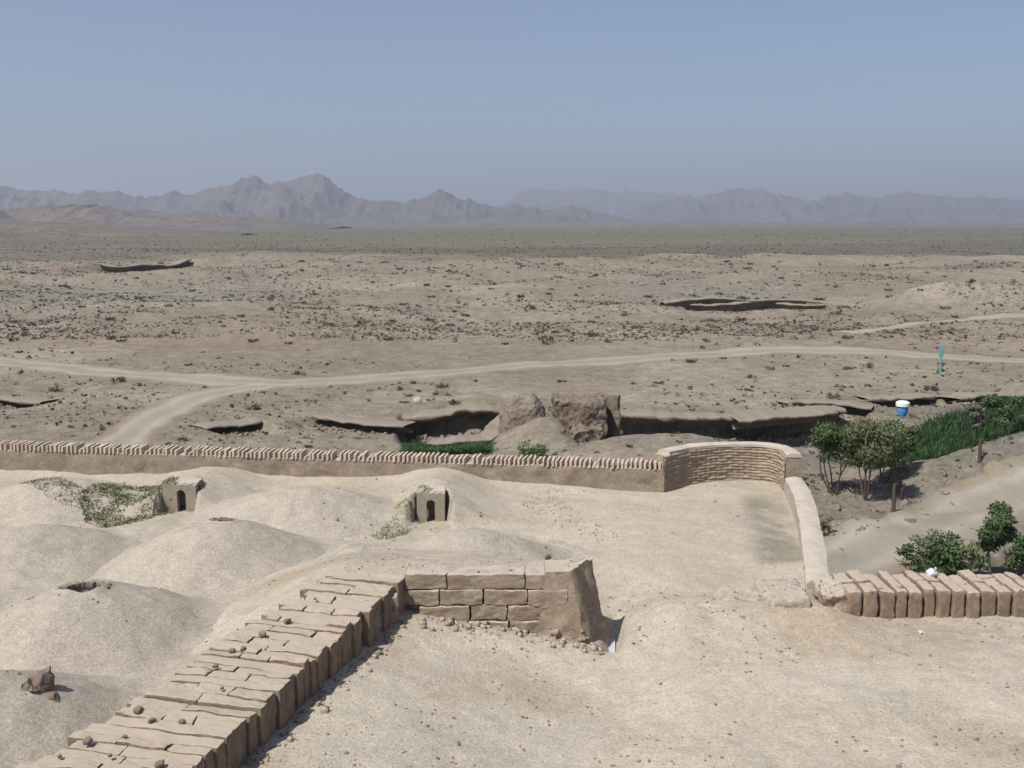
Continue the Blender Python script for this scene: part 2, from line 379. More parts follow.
for u_, v_, h_, sx_, sy_ in ((1000, 308, 2.8, 20, 7), (935, 308, 2.6, 7, 5.5), (905, 306, 1.8, 10, 6)):
    cx_, cy_ = P(u_, v_, h_ * 0.5); tc = mixc(tc, (0.27, 0.236, 0.19), 0.75 * np.exp(-((x - cx_) / sx_) ** 4 - ((y - cy_) / sy_) ** 4))
gband = ss(340, 540, y + 90 * fbm(x * 0.6, y, 60, 4, 8))
tc = mixc(tc, (0.115, 0.108, 0.08), gband)
tc = mixc(tc, (0.14, 0.13, 0.095), gband * ss(-0.1, 0.5, fbm(x * 0.25, y, 130, 4, 111)))
tc = mixc(tc, (0.12, 0.125, 0.07), ss(850, 1300, r_) * ss(0, 0.6, fbm(x * 0.2, y, 300, 3, 121) + 0.4) * 0.7)
ground = mesh('desert_ground', np.stack([x, y, TZ.ravel()], 1),
              (lambda n, m: np.stack([(i0 := (np.arange(n-1)[:, None] * m + np.arange(m-1)[None]).ravel()), i0 + 1, i0 + m + 1, i0 + m], 1))(*TX.shape)[:, ::-1],
              M_terr, col=tc)
tag(ground, kind='structure')

# tracks
M_road = dirt('track_dust', (0.30, 0.27, 0.23), (0.265, 0.24, 0.20), big=5, fine=3, bump=0.3, bumpd=0.04, tint=True, contrast=0.12)
TRACKS = []
def track(name, px, width, seed, rut=True, edge=(0.215, 0.188, 0.152), zg=None, fade=0.0, bright=1.0):
    q = np.array([march(u, v)[:2] for u, v in px]) if zg is None else np.array([P(u, v, zg) for u, v in px])
    pl = resample(spline(q, 8), 0.9); n = len(pl); d = np.gradient(pl, axis=0); d /= np.linalg.norm(d, axis=1)[:, None]
    nr = np.stack([-d[:, 1], d[:, 0]], 1); K = 17
    V = []; C = []; TRACKS.append((pl, width))
    wv = width * (1 + 0.12 * fbm(np.arange(n) * 0.9, np.zeros(n), 12, 3, seed))
    for k in range(K):
        s_ = k / (K - 1) * 2 - 1
        p = pl + nr * (s_ * wv / 2)[:, None]
        e = ss(1.0, 0.6, np.full(n, abs(s_)) + 0.22 * fbm(p[:, 0], p[:, 1], 3, 3, seed + 5))
        zz = zsheet(p[:, 0], p[:, 1]) + (0.10 if name == 'dirt_road' else 0.05) - (0.14 if name == 'dirt_road' else 0.06) * (abs(s_) > 0.97)
        c = np.ones((n, 3)) * np.array(edge) / 0.29
        rt = (0.86 + 0.2 * math.exp(-((abs(s_) - 0.45) / 0.16) ** 2)) if rut else 1.0
        c = mixc(c, np.array([1.0, 0.99, 0.97]) * rt * bright, e * (1 - fade))
        V.append(np.c_[p, zz]); C.append(c)
    V = np.stack(V, 1).reshape(-1, 3); C = np.stack(C, 1).reshape(-1, 3)
    i0 = (np.arange(n-1)[:, None] * K + np.arange(K-1)[None]).ravel()
    return tag(mesh(name, V, np.stack([i0, i0 + 1, i0 + K + 1, i0 + K], 1), M_road, col=C), kind='structure')
track('desert_track', [(-60, 357), (0, 362), (70, 369), (150, 376), (230, 382), (300, 383), (380, 378), (480, 370), (600, 362), (720, 355), (820, 351), (900, 353), (1024, 361), (1090, 366)], 7.5, 1, bright=0.98)
track('desert_track', [(95, 462), (125, 438), (165, 412), (210, 395), (260, 386.5), (330, 381)], 5.6, 2, bright=1.03)
track('dirt_road', [(790, 592), (830, 566), (880, 545), (930, 527), (980, 509), (1024, 494), (1090, 474)], 6.2, 3, rut=True, bright=0.98)
track('desert_track', [(846, 333), (900, 327), (950, 321), (1024, 316), (1080, 313)], 5.0, 4, rut=False)

# overhanging lips of the eroded banks
for bi, (pl, dr, wd) in enumerate(_bk):
    big = dr > 2.5 or wd in (12, 26)
    p = resample(pl, 0.22 if not big else 0.7); n = len(p)
    d = np.gradient(p, axis=0); d /= np.linalg.norm(d, axis=1)[:, None]; nr = np.stack([d[:, 1], -d[:, 0]], 1)   # towards the camera
    tp = np.sin(np.linspace(0, math.pi, n)) ** 0.35
    o = (0.80 + 0.50 * fbm(p[:, 0], p[:, 1], 3.6 if not big else 9, 6, 7 + bi, 0.6)) * (dr / 1.9) * tp * (1 if not big else .8)
    gap = ss(-0.45, 0.0, fbm(p[:, 0], p[:, 1], 4 if not big else 16, 2, 60 + bi)) if bi in (1, 3, 4, 5, 6, 7, 8, 10) else np.ones(n)
    o = o * gap
    zt = zbase(p[:, 0] - nr[:, 0] * 1.0, p[:, 1] - nr[:, 1] * 1.0)
    rings = []
    jit = fbm(p[:, 0], p[:, 1], 0.9, 3, 90 + bi)
    th_ = (0.16 + 0.10 * np.abs(jit)) * (dr ** 0.5)
    for s0, dz in ((-3.4, -0.35), (-2.2, 0.05), (-0.4, 0.07), (0.6, 0.04), (1.0, -0.05)):
        s_ = s0 if s0 < 0 else o * s0
        q = p + nr * (np.ones(n) * s_)[:, None]; rings.append(np.c_[q, zt + dz + 0.09 * jit])
    q = p + nr * (o * 0.92)[:, None]; rings.append(np.c_[q, zt - th_])
    q = p + nr * (o * 0.2 - 0.6)[:, None]; rings.append(np.c_[q, zt - th_ * 1.5])
    q = p + nr * (-1.75 - 0.15 * jit)[:, None]; rings.append(np.c_[q, zt - dr * 0.6]); rings.append(np.c_[q + nr * 0.3, zt - dr * 1.15])
    V = np.stack(rings, 1).reshape(-1, 3); K = len(rings)
    i0 = (np.arange(n-1)[:, None] * K + np.arange(K-1)[None]).ravel()
    tag(mesh('bank', V, np.stack([i0, i0 + 1, i0 + K + 1, i0 + K], 1), M_bank, smooth=False), kind='structure')

rg = np.random.RandomState(8); RK = []
for pl, dr, wd in _bk:
    n = int(np.linalg.norm(pl[-1] - pl[0]) * (14 if dr < 2.5 else 7)); t = rg.rand(n) * (len(pl) - 1); i = t.astype(int); q = pl[i] + (pl[np.minimum(i + 1, len(pl) - 1)] - pl[i]) * (t - i)[:, None]
    q = q + np.c_[rg.normal(0, 0.4, n), -np.abs(rg.normal(0.2, 1.3, n))]; sz = (0.05 + 0.32 * rg.rand(n) ** 4) * dr ** 0.5; RK.append(np.c_[q, zsheet(q[:, 0], q[:, 1]), sz])
RK = np.concatenate(RK); Vc, Fcb = cubegrid(1)
V = Vc[None] * RK[:, 3][:, None, None] * 0.6 * (1 + 0.45 * rg.normal(size=(len(RK), 8, 3))) + RK[:, None, :3]
tag(mesh('rubble', V.reshape(-1, 3), (Fcb[None] + (np.arange(len(RK)) * 8)[:, None, None]).reshape(-1, 4), M_bank, smooth=False), 'broken earth clods lying along the foot of the eroded banks', 'rubble', kind='stuff')

# ------------------------------------------------------------ foothills and mountains
def interp_profile(pts, n):
    a = np.array(pts, float); u = np.linspace(a[0, 0], a[-1, 0], n); return u, np.interp(u, a[:, 0], a[:, 1])
def mountain(name, prof, dist, depth, mat, seed, rough, base_z=2.0, nu=900, nd=110, col=None):
    u, v = interp_profile(prof, nu)
    v = v - 2.2 * (ridged(u, u * 0, 17, 4, seed + 3) - 1.15) * np.clip((224 - v) / 18, 0, 1) - 0.8 * fbm(u, u * 0, 5, 3, seed + 4) * np.clip((224 - v) / 18, 0, 1)
    ang = np.arctan((u - 512) / F)
    hz = (222.0 - v) / F * dist * 1.0                        # height above camera level
    H = hz + CAMZ - base_z
    s_ = np.linspace(-1, 1, nd)
    V = []
    for k, s in enumerate(s_):
        y = dist + s * depth; x = np.tan(ang) * dist * (1 + 0.0 * s)
        foot = 1 - abs(s) ** 1.0
        n1 = ridged(x, np.full_like(x, y), depth * 0.55, 5, seed) - 1.0
        n2 = fbm(x, np.full_like(x, y), depth * 0.2, 4, seed + 9)
        n3 = ridged(x, np.full_like(x, y), depth * 0.16, 4, seed + 6) - 1.1
        f = np.clip(foot + (0.28 * n1 + 0.22 * n3) * (1 - foot) * foot * 3.4, 0, 1) ** 1.15
        z = base_z - 4 + (H + 4) * f + rough * H * n2 * foot * (1 - foot) * 2 + 0.025 * H * fbm(x, np.full_like(x, y), depth * 0.05, 3, seed + 5) * (foot > 0.02)
        V.append(np.stack([x, np.full_like(x, y), z], 1))
    V = np.concatenate(V); m = nu
    i0 = (np.arange(nd-1)[:, None] * m + np.arange(m-1)[None]).ravel()
    return tag(mesh(name, V, np.stack([i0, i0 + 1, i0 + m + 1, i0 + m], 1), mat, smooth=False), kind='structure')
main = [(-260, 200), (-120, 192), (-40, 190), (0, 186), (14, 185), (30, 189), (48, 190), (60, 189), (75, 192), (100, 190), (125, 192), (150, 196), (165, 194), (180, 189), (190, 193), (212, 189), (225, 187),
        (245, 179), (258, 175), (266, 179), (275, 184), (290, 180), (305, 179), (320, 175), (330, 178), (340, 187), (352, 195), (375, 200), (400, 202), (420, 198), (432, 192), (441, 188), (450, 192), (465, 199),
        (485, 204), (500, 208), (515, 204), (530, 206), (550, 208), (570, 205), (585, 208), (610, 213), (630, 222)]
mountain('mountains', main, 5600, 900, M_mtn, 3, 0.5)
right = [(600, 222), (615, 214), (640, 205), (665, 199), (690, 196), (715, 192), (735, 188), (750, 187), (765, 190), (785, 196), (800, 202), (808, 202), (820, 196), (840, 193), (860, 196), (872, 200), (880, 197),
         (900, 193), (925, 194), (950, 197), (975, 196), (1000, 198), (1024, 199), (1100, 194), (1200, 200), (1300, 205)]
mountain('mountains', right, 8200, 1100, M_mtn, 13, 0.45)
mesa = [(440, 216), (490, 206), (512, 198), (522, 190), (535, 187), (560, 189), (600, 190), (640, 191), (670, 194), (720, 197), (780, 200), (900, 206)]
mountain('mountains', mesa, 11800, 1500, M_mtn, 23, 0.3)
foot = [(-260, 212), (-100, 209), (0, 208), (40, 206), (80, 205), (110, 206), (150, 211), (190, 214), (230, 216), (270, 218), (310, 222), (345, 226)]
mountain('foothills', foot, 2500, 600, M_foot, 33, 0.7, base_z=2.4)
foot3 = [(-300, 219), (-60, 218), (0, 219), (50, 221), (90, 224), (140, 227), (200, 230), (250, 233)]
mountain('foothills', foot3, 1250, 260, M_foot, 53, 0.6, base_z=2.0)
foot2 = [(330, 227), (430, 224), (520, 222.5), (620, 223), (700, 221), (800, 222.5), (900, 221.5), (1024, 223), (1200, 222)]
mountain('foothills', foot2, 3900, 700, M_foot, 43, 0.5, base_z=2.4)

# ------------------------------------------------------------ haze
V, Fc = cubegrid(1)
hz = mesh('haze', V * np.array([9500, 7900, 230]) + np.array([0, 6400, 222]), Fc, None if False else bpy.data.materials.new('haze_air'), smooth=False)
hm = hz.data.materials[0]; hm.use_nodes = True; t = hm.node_tree; t.nodes.remove(t.nodes['Principled BSDF'])
pv = t.nodes.new('ShaderNodeVolumePrincipled'); pv.inputs['Color'].default_value = (0.80, 0.86, 1.0, 1); pv.inputs['Density'].default_value = 1.5e-4
pv.inputs['Anisotropy'].default_value = 0.25
t.links.new(pv.outputs[0], t.nodes['Material Output'].inputs['Volume'])
tag(hz, kind='stuff')

# ------------------------------------------------------------ fort ground
T0 = 8.85
def near_right(y): return -2.45 + (y - 23.5) * 0.262
def near_left(y): return -4.1 + (y - 23.0) * 0.372
def zfort(x, y):
    x = np.asarray(x, float); y = np.asarray(y, float)
    zT = T0 + 0.09 * fbm(x, y, 5, 4, 201) + 0.022 * fbm(x, y, 0.8, 5, 202, 0.62)
    # dust banked up behind the brick block and against the walls
    zT = zT + 1.18 * (1 - ss(24.2, 30.5, y + 0.4 * fbm(x, y, 2, 2, 3))) * (1 - ss(1.1, 2.3, x + 0.2 * (y - 24))) * ss(-7.5, -3.6, x)
    zT = zT + 0.12 * ss(1.4, 0, np.abs(y - (39.35 - 0.125 * (x + 18)))) * (x < 4) * (0.6 + 0.5 * vn2(x / 2.5, y * 0, 6))
    zT = zT - 0.25 * np.exp(-((x - 9.0) / 1.0) ** 2) * ss(27, 29, y) * (1 - ss(34, 36, y)) + 0.45 * ss(7.0, 9.3, x - 0.16 * (y - 27)) * (1 - ss(33, 37, y)) * ss(26, 28, y)
    for u_, v_, z_ in ((180, 503, 9.12), (431, 521, 8.9)):
        dx_, dy_ = P(u_, v_, z_); zT = zT + (0.80 if u_ < 300 else 0.88) * np.exp(-((x - dx_) / 1.5) ** 2) * ss(0, 0.4, y - dy_ - 0.75 + 1.5 * ss(0.36, 0.70, np.abs(x - dx_))) * (1 - 0.6 * ss(1.6, 5.5, y - dy_))
    zL = 9.38 - 0.95 * ss(-4.2, 2.2, x)
    zF = zL + 0.28 * ss(2.2, 4.0, x) + 0.06 * fbm(x, y, 3, 4, 211) + 0.032 * fbm(x, y, 0.9, 5, 212, 0.62)
    zF = zF + 0.36 * np.exp(-((x - 5.4) / 2.4) ** 6 - ((y - 24.7) / 1.2) ** 2)
    zF = zF + 0.25 * np.exp(-((x - 0.3) / 1.8) ** 2 - ((y - 22.9) / 0.9) ** 2)
    cl = (near_right(y) + near_left(y)) / 2
    m_left = (x < cl) & (y < 24.3)
    edge = np.where(x < 1.9, 23.98, 25.6 + 0.3 * vn2(x * 0.8, y * 0, 5))
    wdt = np.where(x < 1.9, 0.05, 2.2)
    k = ss(0, 1, (y - edge) / wdt + 0.5)
    z = zF * (1 - k) + zT * k
    z = np.where(m_left, zT, z)
    z = z - 0.45 * np.exp(-((x - 2.2 - 0.15 * (y - 23)) / 0.2) ** 2) * ss(22.9, 23.3, y) * (1 - ss(24.6, 25.6, y))
    return z
LW0, LW1 = np.array([-26.0, 40.75]), np.array(P(664, 489.5, T0))        # long wall line (inner foot)
LWa = np.array(P(0, 472, T0)); LW0 = LWa + (LWa - LW1) / np.linalg.norm(LWa - LW1) * 8
curve_px = [(664, 490), (678, 486.5), (695, 483), (720, 480.5), (745, 480), (765, 481), (778, 485), (784, 492)]
CV = spline([P(u, v, T0) for u, v in curve_px], 8)
par_px = [(784, 490), (793, 505), (799, 530), (803, 560), (806, 596)]
PR = spline([P(u, v, T0 + 0.15) for u, v in par_px], 8)
RB0 = np.array(P(812, 622, 8.6)); RB1 = RB0 + np.array([11.0, 0.0])
poly = [(-27, 8), LW0 + np.array([0, 0.3])] + [LW1 + np.array([0.1, 0.3])] + [p + np.array([0.05, 0.3]) for p in CV[4:-4:4]] + [p + np.array([0.28, 0]) for p in PR[3::3]] + [RB0 + np.array([0.6, 0.6]), RB1 + np.array([0, 0.6]), (RB1[0], 8)]
poly = np.array(poly)
gx = np.arange(-27, 18.8, 0.09); gy = np.arange(8, 42, 0.09); GX, GY = np.meshgrid(gx, gy)
def inpoly(x, y, pg):
    c = np.zeros(x.shape, bool); n = len(pg)
    for i in range(n):
        x0, y0 = pg[i]; x1, y1 = pg[(i + 1) % n]
        if y0 == y1: continue
        c ^= ((y0 > y) != (y1 > y)) & (x < (x1 - x0) * (y - y0) / (y1 - y0) + x0)
    return c
GZ = zfort(GX, GY); ins = inpoly(GX, GY, poly)
m = GX.shape[1]; q = ins[:-1, :-1] & ins[1:, :-1] & ins[:-1, 1:] & ins[1:, 1:]
i0 = (np.arange(GX.shape[0]-1)[:, None] * m + np.arange(m-1)[None])[q]
x, y = GX.ravel(), GY.ravel()
tc = np.ones((len(x), 3))
# grey gravel against the parapet, grey-green patches, warmer dust near the front
gp = np.exp(-((x - (7.75 + 0.17 * (y - 30.8))) / 0.8) ** 4) * ss(27.5, 28.5, y + 0.5 * fbm(x, y, 1, 3, 2)) * (1 - ss(34.5, 36.5, y))
tc = mixc(tc, (0.58, 0.59, 0.58), np.clip(gp * (0.9 + 0.5 * fbm(x, y, 0.7, 3, 4)), 0, 0.9))
tc = mixc(tc, (0.84, 0.84, 0.82), 0.75 * ss(0.15, 0.9, fbm(x, y, 3.5, 4, 221)))
tc = mixc(tc, (0.74, 0.74, 0.70), 0.5 * ss(0.4, 0.9, fbm(x, y, 1.1, 4, 231)) * (y < 26))
gr = ss(0.15, 0.55, fbm(x, y, 1.6, 4, 251)) * ss(-0.2, 0.5, fbm(x, y, 0.25, 3, 252)) * (y < 27) * (np.exp(-((x - 4.2) / 2.0) ** 2 - ((y - 22) / 2.0) ** 2) + np.exp(-((x - 9.5) / 2.6) ** 2 - ((y - 21.5) / 2.2) ** 2) + 0.35)
tc = mixc(tc, (0.60, 0.59, 0.56), np.clip(gr, 0, 0.9))
tc = mixc(tc, (1.08, 1.09, 1.10), (1 - ss(21, 26, y)))
tc = mixc(tc, (0.62, 0.64, 0.56), 0.8 * np.exp(-((x + 13.2) / 2.4) ** 2 - ((y - 32.6) / 1.2) ** 2))
tc = mixc(tc, (0.70, 0.70, 0.62), 0.7 * np.exp(-((x + 3.8) / 1.2) ** 2 - ((y - 32) / 0.9) ** 2))
tc = mixc(tc, (0.90, 0.80, 0.72), 0.5 * ss(0.2, 0.9, fbm(x, y, 2.3, 3, 241)) * (y < 26))
fg = mesh('fort_ground', np.stack([x, y, GZ.ravel()], 1), np.stack([i0, i0 + 1, i0 + m + 1, i0 + m], 1), M_dust, col=tc); tag(fg, kind='structure')

# ------------------------------------------------------------ walls
def wall_strip(mb, path, thick, zbot, ztop, outward=1, step=0.06, nz=22, amp=0.04, course=0.0, seed=0, top_round=0.04, ztop_n=0.03, zb_out=None, batter=0.0):
    """path runs along the inner face; the wall's thickness lies on its left (outward=1)."""
    p = resample(path, step); n = len(p)
    d = np.gradient(p, axis=0); d /= np.linalg.norm(d, axis=1)[:, None]; nr = np.stack([-d[:, 1], d[:, 0]], 1) * outward
    arc = np.r_[0, np.cumsum(np.linalg.norm(np.diff(p, axis=0), axis=1))]
    zt = (ztop if np.ndim(ztop) else np.full(n, ztop)); zt = np.interp(np.linspace(0, 1, n), np.linspace(0, 1, len(zt)), zt)
    zt = zt + ztop_n * fbm(arc, arc * 0, 0.5, 4, seed)
    rings = []
    for k in range(nz + 1):
        f = k / nz; z = zbot + (zt - zbot) * f
        dsp = amp * fbm3(np.c_[p, z], 0.45, 4, seed + 1)
        if course:
            ph = (zt - z) / course
            dsp = dsp + 0.032 * np.exp(-((ph - np.round(ph)) / 0.16) ** 2) + 0.02 * vn(arc / 0.3 + np.floor(ph) * 7.7, np.floor(ph), 0, 3)
            bj = arc / 0.42 + 0.5 * (np.floor(ph) % 2); dsp = dsp + 0.03 * np.exp(-((bj - np.round(bj)) / 0.05) ** 2)
        dsp = dsp + batter * (f - 1) * 1.0
        rings.append(np.c_[p + nr * dsp[:, None], z])
    for s_ in np.linspace(0.08, 0.92, 6):
        q = p + nr * (thick * s_); rings.append(np.c_[q, zt + top_round * math.sin(s_ * math.pi) + 0.02 * fbm(q[:, 0], q[:, 1], 0.3, 3, seed + 5)])
    zo = zbot if zb_out is None else zb_out
    for k in range(9):
        f = 1 - k / 8; q = p + nr * (thick + 0.05 * (1 - f)); z = zo + (zt - zo) * f
        rings.append(np.c_[q + nr * (amp * fbm3(np.c_[q, z], 0.8, 3, seed + 7))[:, None], z])
    K = len(rings); V = np.stack(rings, 1).reshape(-1, 3)
    i0 = (np.arange(n-1)[:, None] * K + np.arange(K)[None]).ravel(); k0 = np.tile(np.arange(K), n - 1)
    nx = np.where(k0 == K - 1, i0 - K + 1, i0 + 1)
    mb.add(V, np.stack([i0, nx, nx + K, i0 + K], 1)[:, ::-1] if outward > 0 else np.stack([i0, nx, nx + K, i0 + K], 1))
    for e in (0, n - 1):                              # end caps as quads from the ring
        b = e * K; quads = []
        for k in range(K // 2 - 1): quads.append([b + k, b + k + 1, b + K - 2 - k, b + K - 1 - k])
        mb.F.append(np.array(quads) + (mb.n - len(V)))
# long wall
lw = empty('mud_brick_wall', (LW0[0], LW0[1], T0), 'long low brown mud wall with a comb-like row of pale bricks along its top, at the back of the fort', 'wall')
off = (LW0[0], LW0[1], T0)
mb = MB(); dl = (LW1 - LW0); Ln = np.linalg.norm(dl); dl /= Ln; nl = np.array([-dl[1], dl[0]])
TLa, TLb = 9.72, 9.55
wall_strip(mb, [LW0, LW1], 0.62, T0 - 0.35, np.array([TLa, TLb]), 1, 0.10, 14, 0.045, 0, 301, zb_out=-0.4, ztop_n=0.04, batter=0.12)
mb.build('wall_body', M_wall, lw, off=off)
mb = MB(); k = 0; s_ = 0.1; ang = math.atan2(dl[1], dl[0])
while s_ < Ln - 0.1:
    c = LW0 + dl * s_ + nl * (0.22 + R.normal(0, 0.012))
    TL = TLa + (TLb - TLa) * s_ / Ln
    hgt = 0.22 + R.normal(0, 0.02) - 0.10 * (R.rand() > 0.93); big = R.rand()
    if R.rand() > 0.03:
        rbox(mb, (c[0], c[1], TL + 0.02 + hgt / 2 + 0.012 * float(vn2(np.array([s_ / 1.4]), np.array([0.]), 9)[0])), (0.074 + R.normal(0, 0.008), 0.50, hgt), ang + R.normal(0, 0.06) - 0.12, n=2, amp=0.010, rnd=0.02, tilt=(0, 0.10))
    s_ += 0.165 + R.normal(0, 0.008)
mb.build('brick_coping', M_cop, lw, off=off)
# curved bastion wall with visible courses
cw = empty('curved_wall', (CV[0][0], CV[0][1], T0), 'curved wall of thin mud brick courses with a pale smooth top, closing the round end of the terrace', 'wall')
mb = MB(); wall_strip(mb, CV + np.array([0, 0.02]), 0.55, T0 - 0.3, 10.04, 1, 0.035, 72, 0.02, 0.105, 311, zb_out=-0.4, ztop_n=0.015)
off = (CV[0][0], CV[0][1], T0); mb.build('wall_body', M_adobe, cw, off=off)
CVt = resample(CV, 0.1); dd = np.gradient(CVt, axis=0); dd /= np.linalg.norm(dd, axis=1)[:, None]; CVt = CVt + np.stack([-dd[:, 1], dd[:, 0]], 1) * 0.03
mb = MB(); wall_strip(mb, CVt[3:], 0.50, 10.06, 10.15, 1, 0.08, 4, 0.012, 0, 313, ztop_n=0.012, top_round=0.03)
mb.build('wall_cap', M_par, cw, off=off)
# parapet curving towards the viewer
pw = empty('parapet', (PR[0][0], PR[0][1], T0), 'low pale plastered parapet curving from the round wall down to the right brick wall', 'wall')
off = (PR[0][0], PR[0][1], T0); PRp = PR[::1]
mb = MB(); wall_strip(mb, PRp, 0.60, T0 - 0.3, np.array([9.42, 9.30, 9.22, 9.16, 9.10]), 1, 0.06, 16, 0.02, 0, 321, zb_out=-0.4, ztop_n=0.012, top_round=0.05)
mb.build('wall_body', M_par, pw, off=off)

# rows of brick laid across thick walls: near wall, right wall
def brick_rows(mb, a, b, w0, w1, ztop, zbot, pitch, seed, edge_r=0.09):
    """a,b: near/far points of the visible edge; thickness w0..w1 lies to the LEFT of a->b"""
    a = np.array(a); b = np.array(b); L = np.linalg.norm(b - a); d = (b - a) / L; nrm = np.array([-d[1], d[0]])
    rz = math.atan2(d[1], d[0]); s = 0; rg = np.random.RandomState(seed)
    while s < L:
        t = s / L; th = pitch * (1 + rg.normal(0, 0.13)); W = w0 + (w1 - w0) * t
        zt = ztop + rg.normal(0, 0.014); zb = zbot(a + d * s) if callable(zbot) else zbot
        cuts = [rg.normal(0, 0.03)]
        npc = rg.choice([1, 1, 2, 2, 3])
        for q in range(1, npc): cuts.append(W * q / npc + rg.normal(0, 0.12))
        cuts.append(W + rg.normal(0, 0.09))
        for q in range(npc):
            c0, c1 = cuts[q], cuts[q+1] - 0.02
            zt2 = zt + rg.normal(0, 0.014); h = (zt2 - zb) if q == 0 else 0.5
            c = a + d * (s + th / 2) + nrm * (c0 + c1) / 2
            rbox(mb, (c[0], c[1], zt2 - h / 2), (th * 0.90, c1 - c0, h), rz + rg.normal(0, 0.012), n=16, amp=0.020, rnd=edge_r, tilt=(rg.normal(0.04, 0.06), rg.normal(0.0, 0.012)), sc=0.28, seed=seed % 30)
        s += th
    return
nw = empty('brick_wall', (-5, 16, 8.9), 'thick near wall topped with rows of worn mud bricks, running diagonally from the lower left', 'wall')
off = (-5, 16, 8.9); mb = MB()
A = (near_right(12.0), 12.0); B = (near_right(23.35), 23.35)
brick_rows(mb, A, B, 2.55, 1.75, 10.07, 9.0, 0.29, 17)
mb.build('brick_rows', M_adobe_top, nw, off=off)
mb = MB()
for k in range(12):
    yy = 12.6 + k * 0.95; c = (near_right(yy) + near_left(yy)) / 2
    rbox(mb, (c, yy, 9.35), (1.5, 1.1, 1.1), 0.26, n=4, amp=0.03)
mb.build('wall_core', M_adobe, nw, off=off)
rb = empty('brick_wall', (RB0[0], RB0[1], 8.5), 'right brick wall of upright mud brick ribs with plants growing behind it', 'wall')
off = (RB0[0], RB0[1], 8.5); mb = MB()
brick_rows(mb, (RB0[0] + 0.80, RB0[1]), RB1, 1.45, 1.45, 9.36, 8.3, 0.36, 23, edge_r=0.2)
mb.build('brick_rows', M_adobe_top, rb, off=off)
mb = MB()
for k in range(9): rbox(mb, (RB0[0] + 1.2 + k * 1.1, RB0[1] + 0.8, 4.3), (1.3, 1.1, 9.4), 0, n=4, amp=0.03)
mb.build('wall_core', M_adobe, rb, off=off)
mb = MB()
rbox(mb, (RB0[0] + 0.54, RB0[1] + 0.5, 8.70), (0.70, 1.0, 1.25), 0.06, n=18, amp=0.08, rnd=0.08, tilt=(0.10, 0))
mb.build('broken_end', M_adobe, rb, off=off)
mb = MB()
rbox(mb, (RB0[0] - 0.60, RB0[1] + 0.55, 8.62), (1.06, 1.5, 1.30), 0.04, n=22, amp=0.05, rnd=0.14, tilt=(0.06, 0), sc=0.4)
rbox(mb, (RB0[0] - 1.6, RB0[1] + 0.65, 8.46), (1.5, 1.3, 1.3), -0.06, n=14, amp=0.09, rnd=0.3, tilt=(0.06, 0))
o = mb.build('earth_stub', M_stub)
tag(o, 'crumbled earth stub beside the dark vertical crack at the left end of the rib wall', 'wall stub')

# brick block in the middle
bk = empty('brick_block', (-0.5, 23.6, 8.9), 'squared block of large cracked mud bricks with a ragged dark right end, in the middle', 'wall')
off = (-0.5, 23.6, 8.9); mb = MB()
yF = 23.50
rg = np.random.RandomState(5)
def topz(x): return 10.17
course = 0.36; zz = 10.14; row = 0
starts = [(-2.45, [0.98, 0.02, 1.75, 1.0]), (-2.45, [0.80, 1.0, 1.0, 0.9]), (-2.1, [1.15, 0.85, 0.95]), (-1.7, [0.7, 0.95, 0.9])]
for row, (x0, ws) in enumerate(starts):
    xx = x0
    for wd in ws:
        if wd < 0.1: continue
        ww = wd - 0.035
        rbox(mb, (xx + wd / 2, yF + 0.30 + rg.normal(0, 0.02) - 0.03 * row, zz - course / 2 + rg.normal(0, 0.008)), (ww, 0.62, course - 0.022), rg.normal(0, 0.010), n=16, amp=0.026, rnd=0.035, sc=0.3, seed=row)
        xx += wd
    zz -= course
mb.build('brick_courses', M_adobe, bk, off=off)
mb = MB()
rbox(mb, (-0.55, yF + 0.62, 9.55), (3.8, 0.95, 1.16), 0, n=26, amp=0.05, rnd=0.1, sc=0.4)
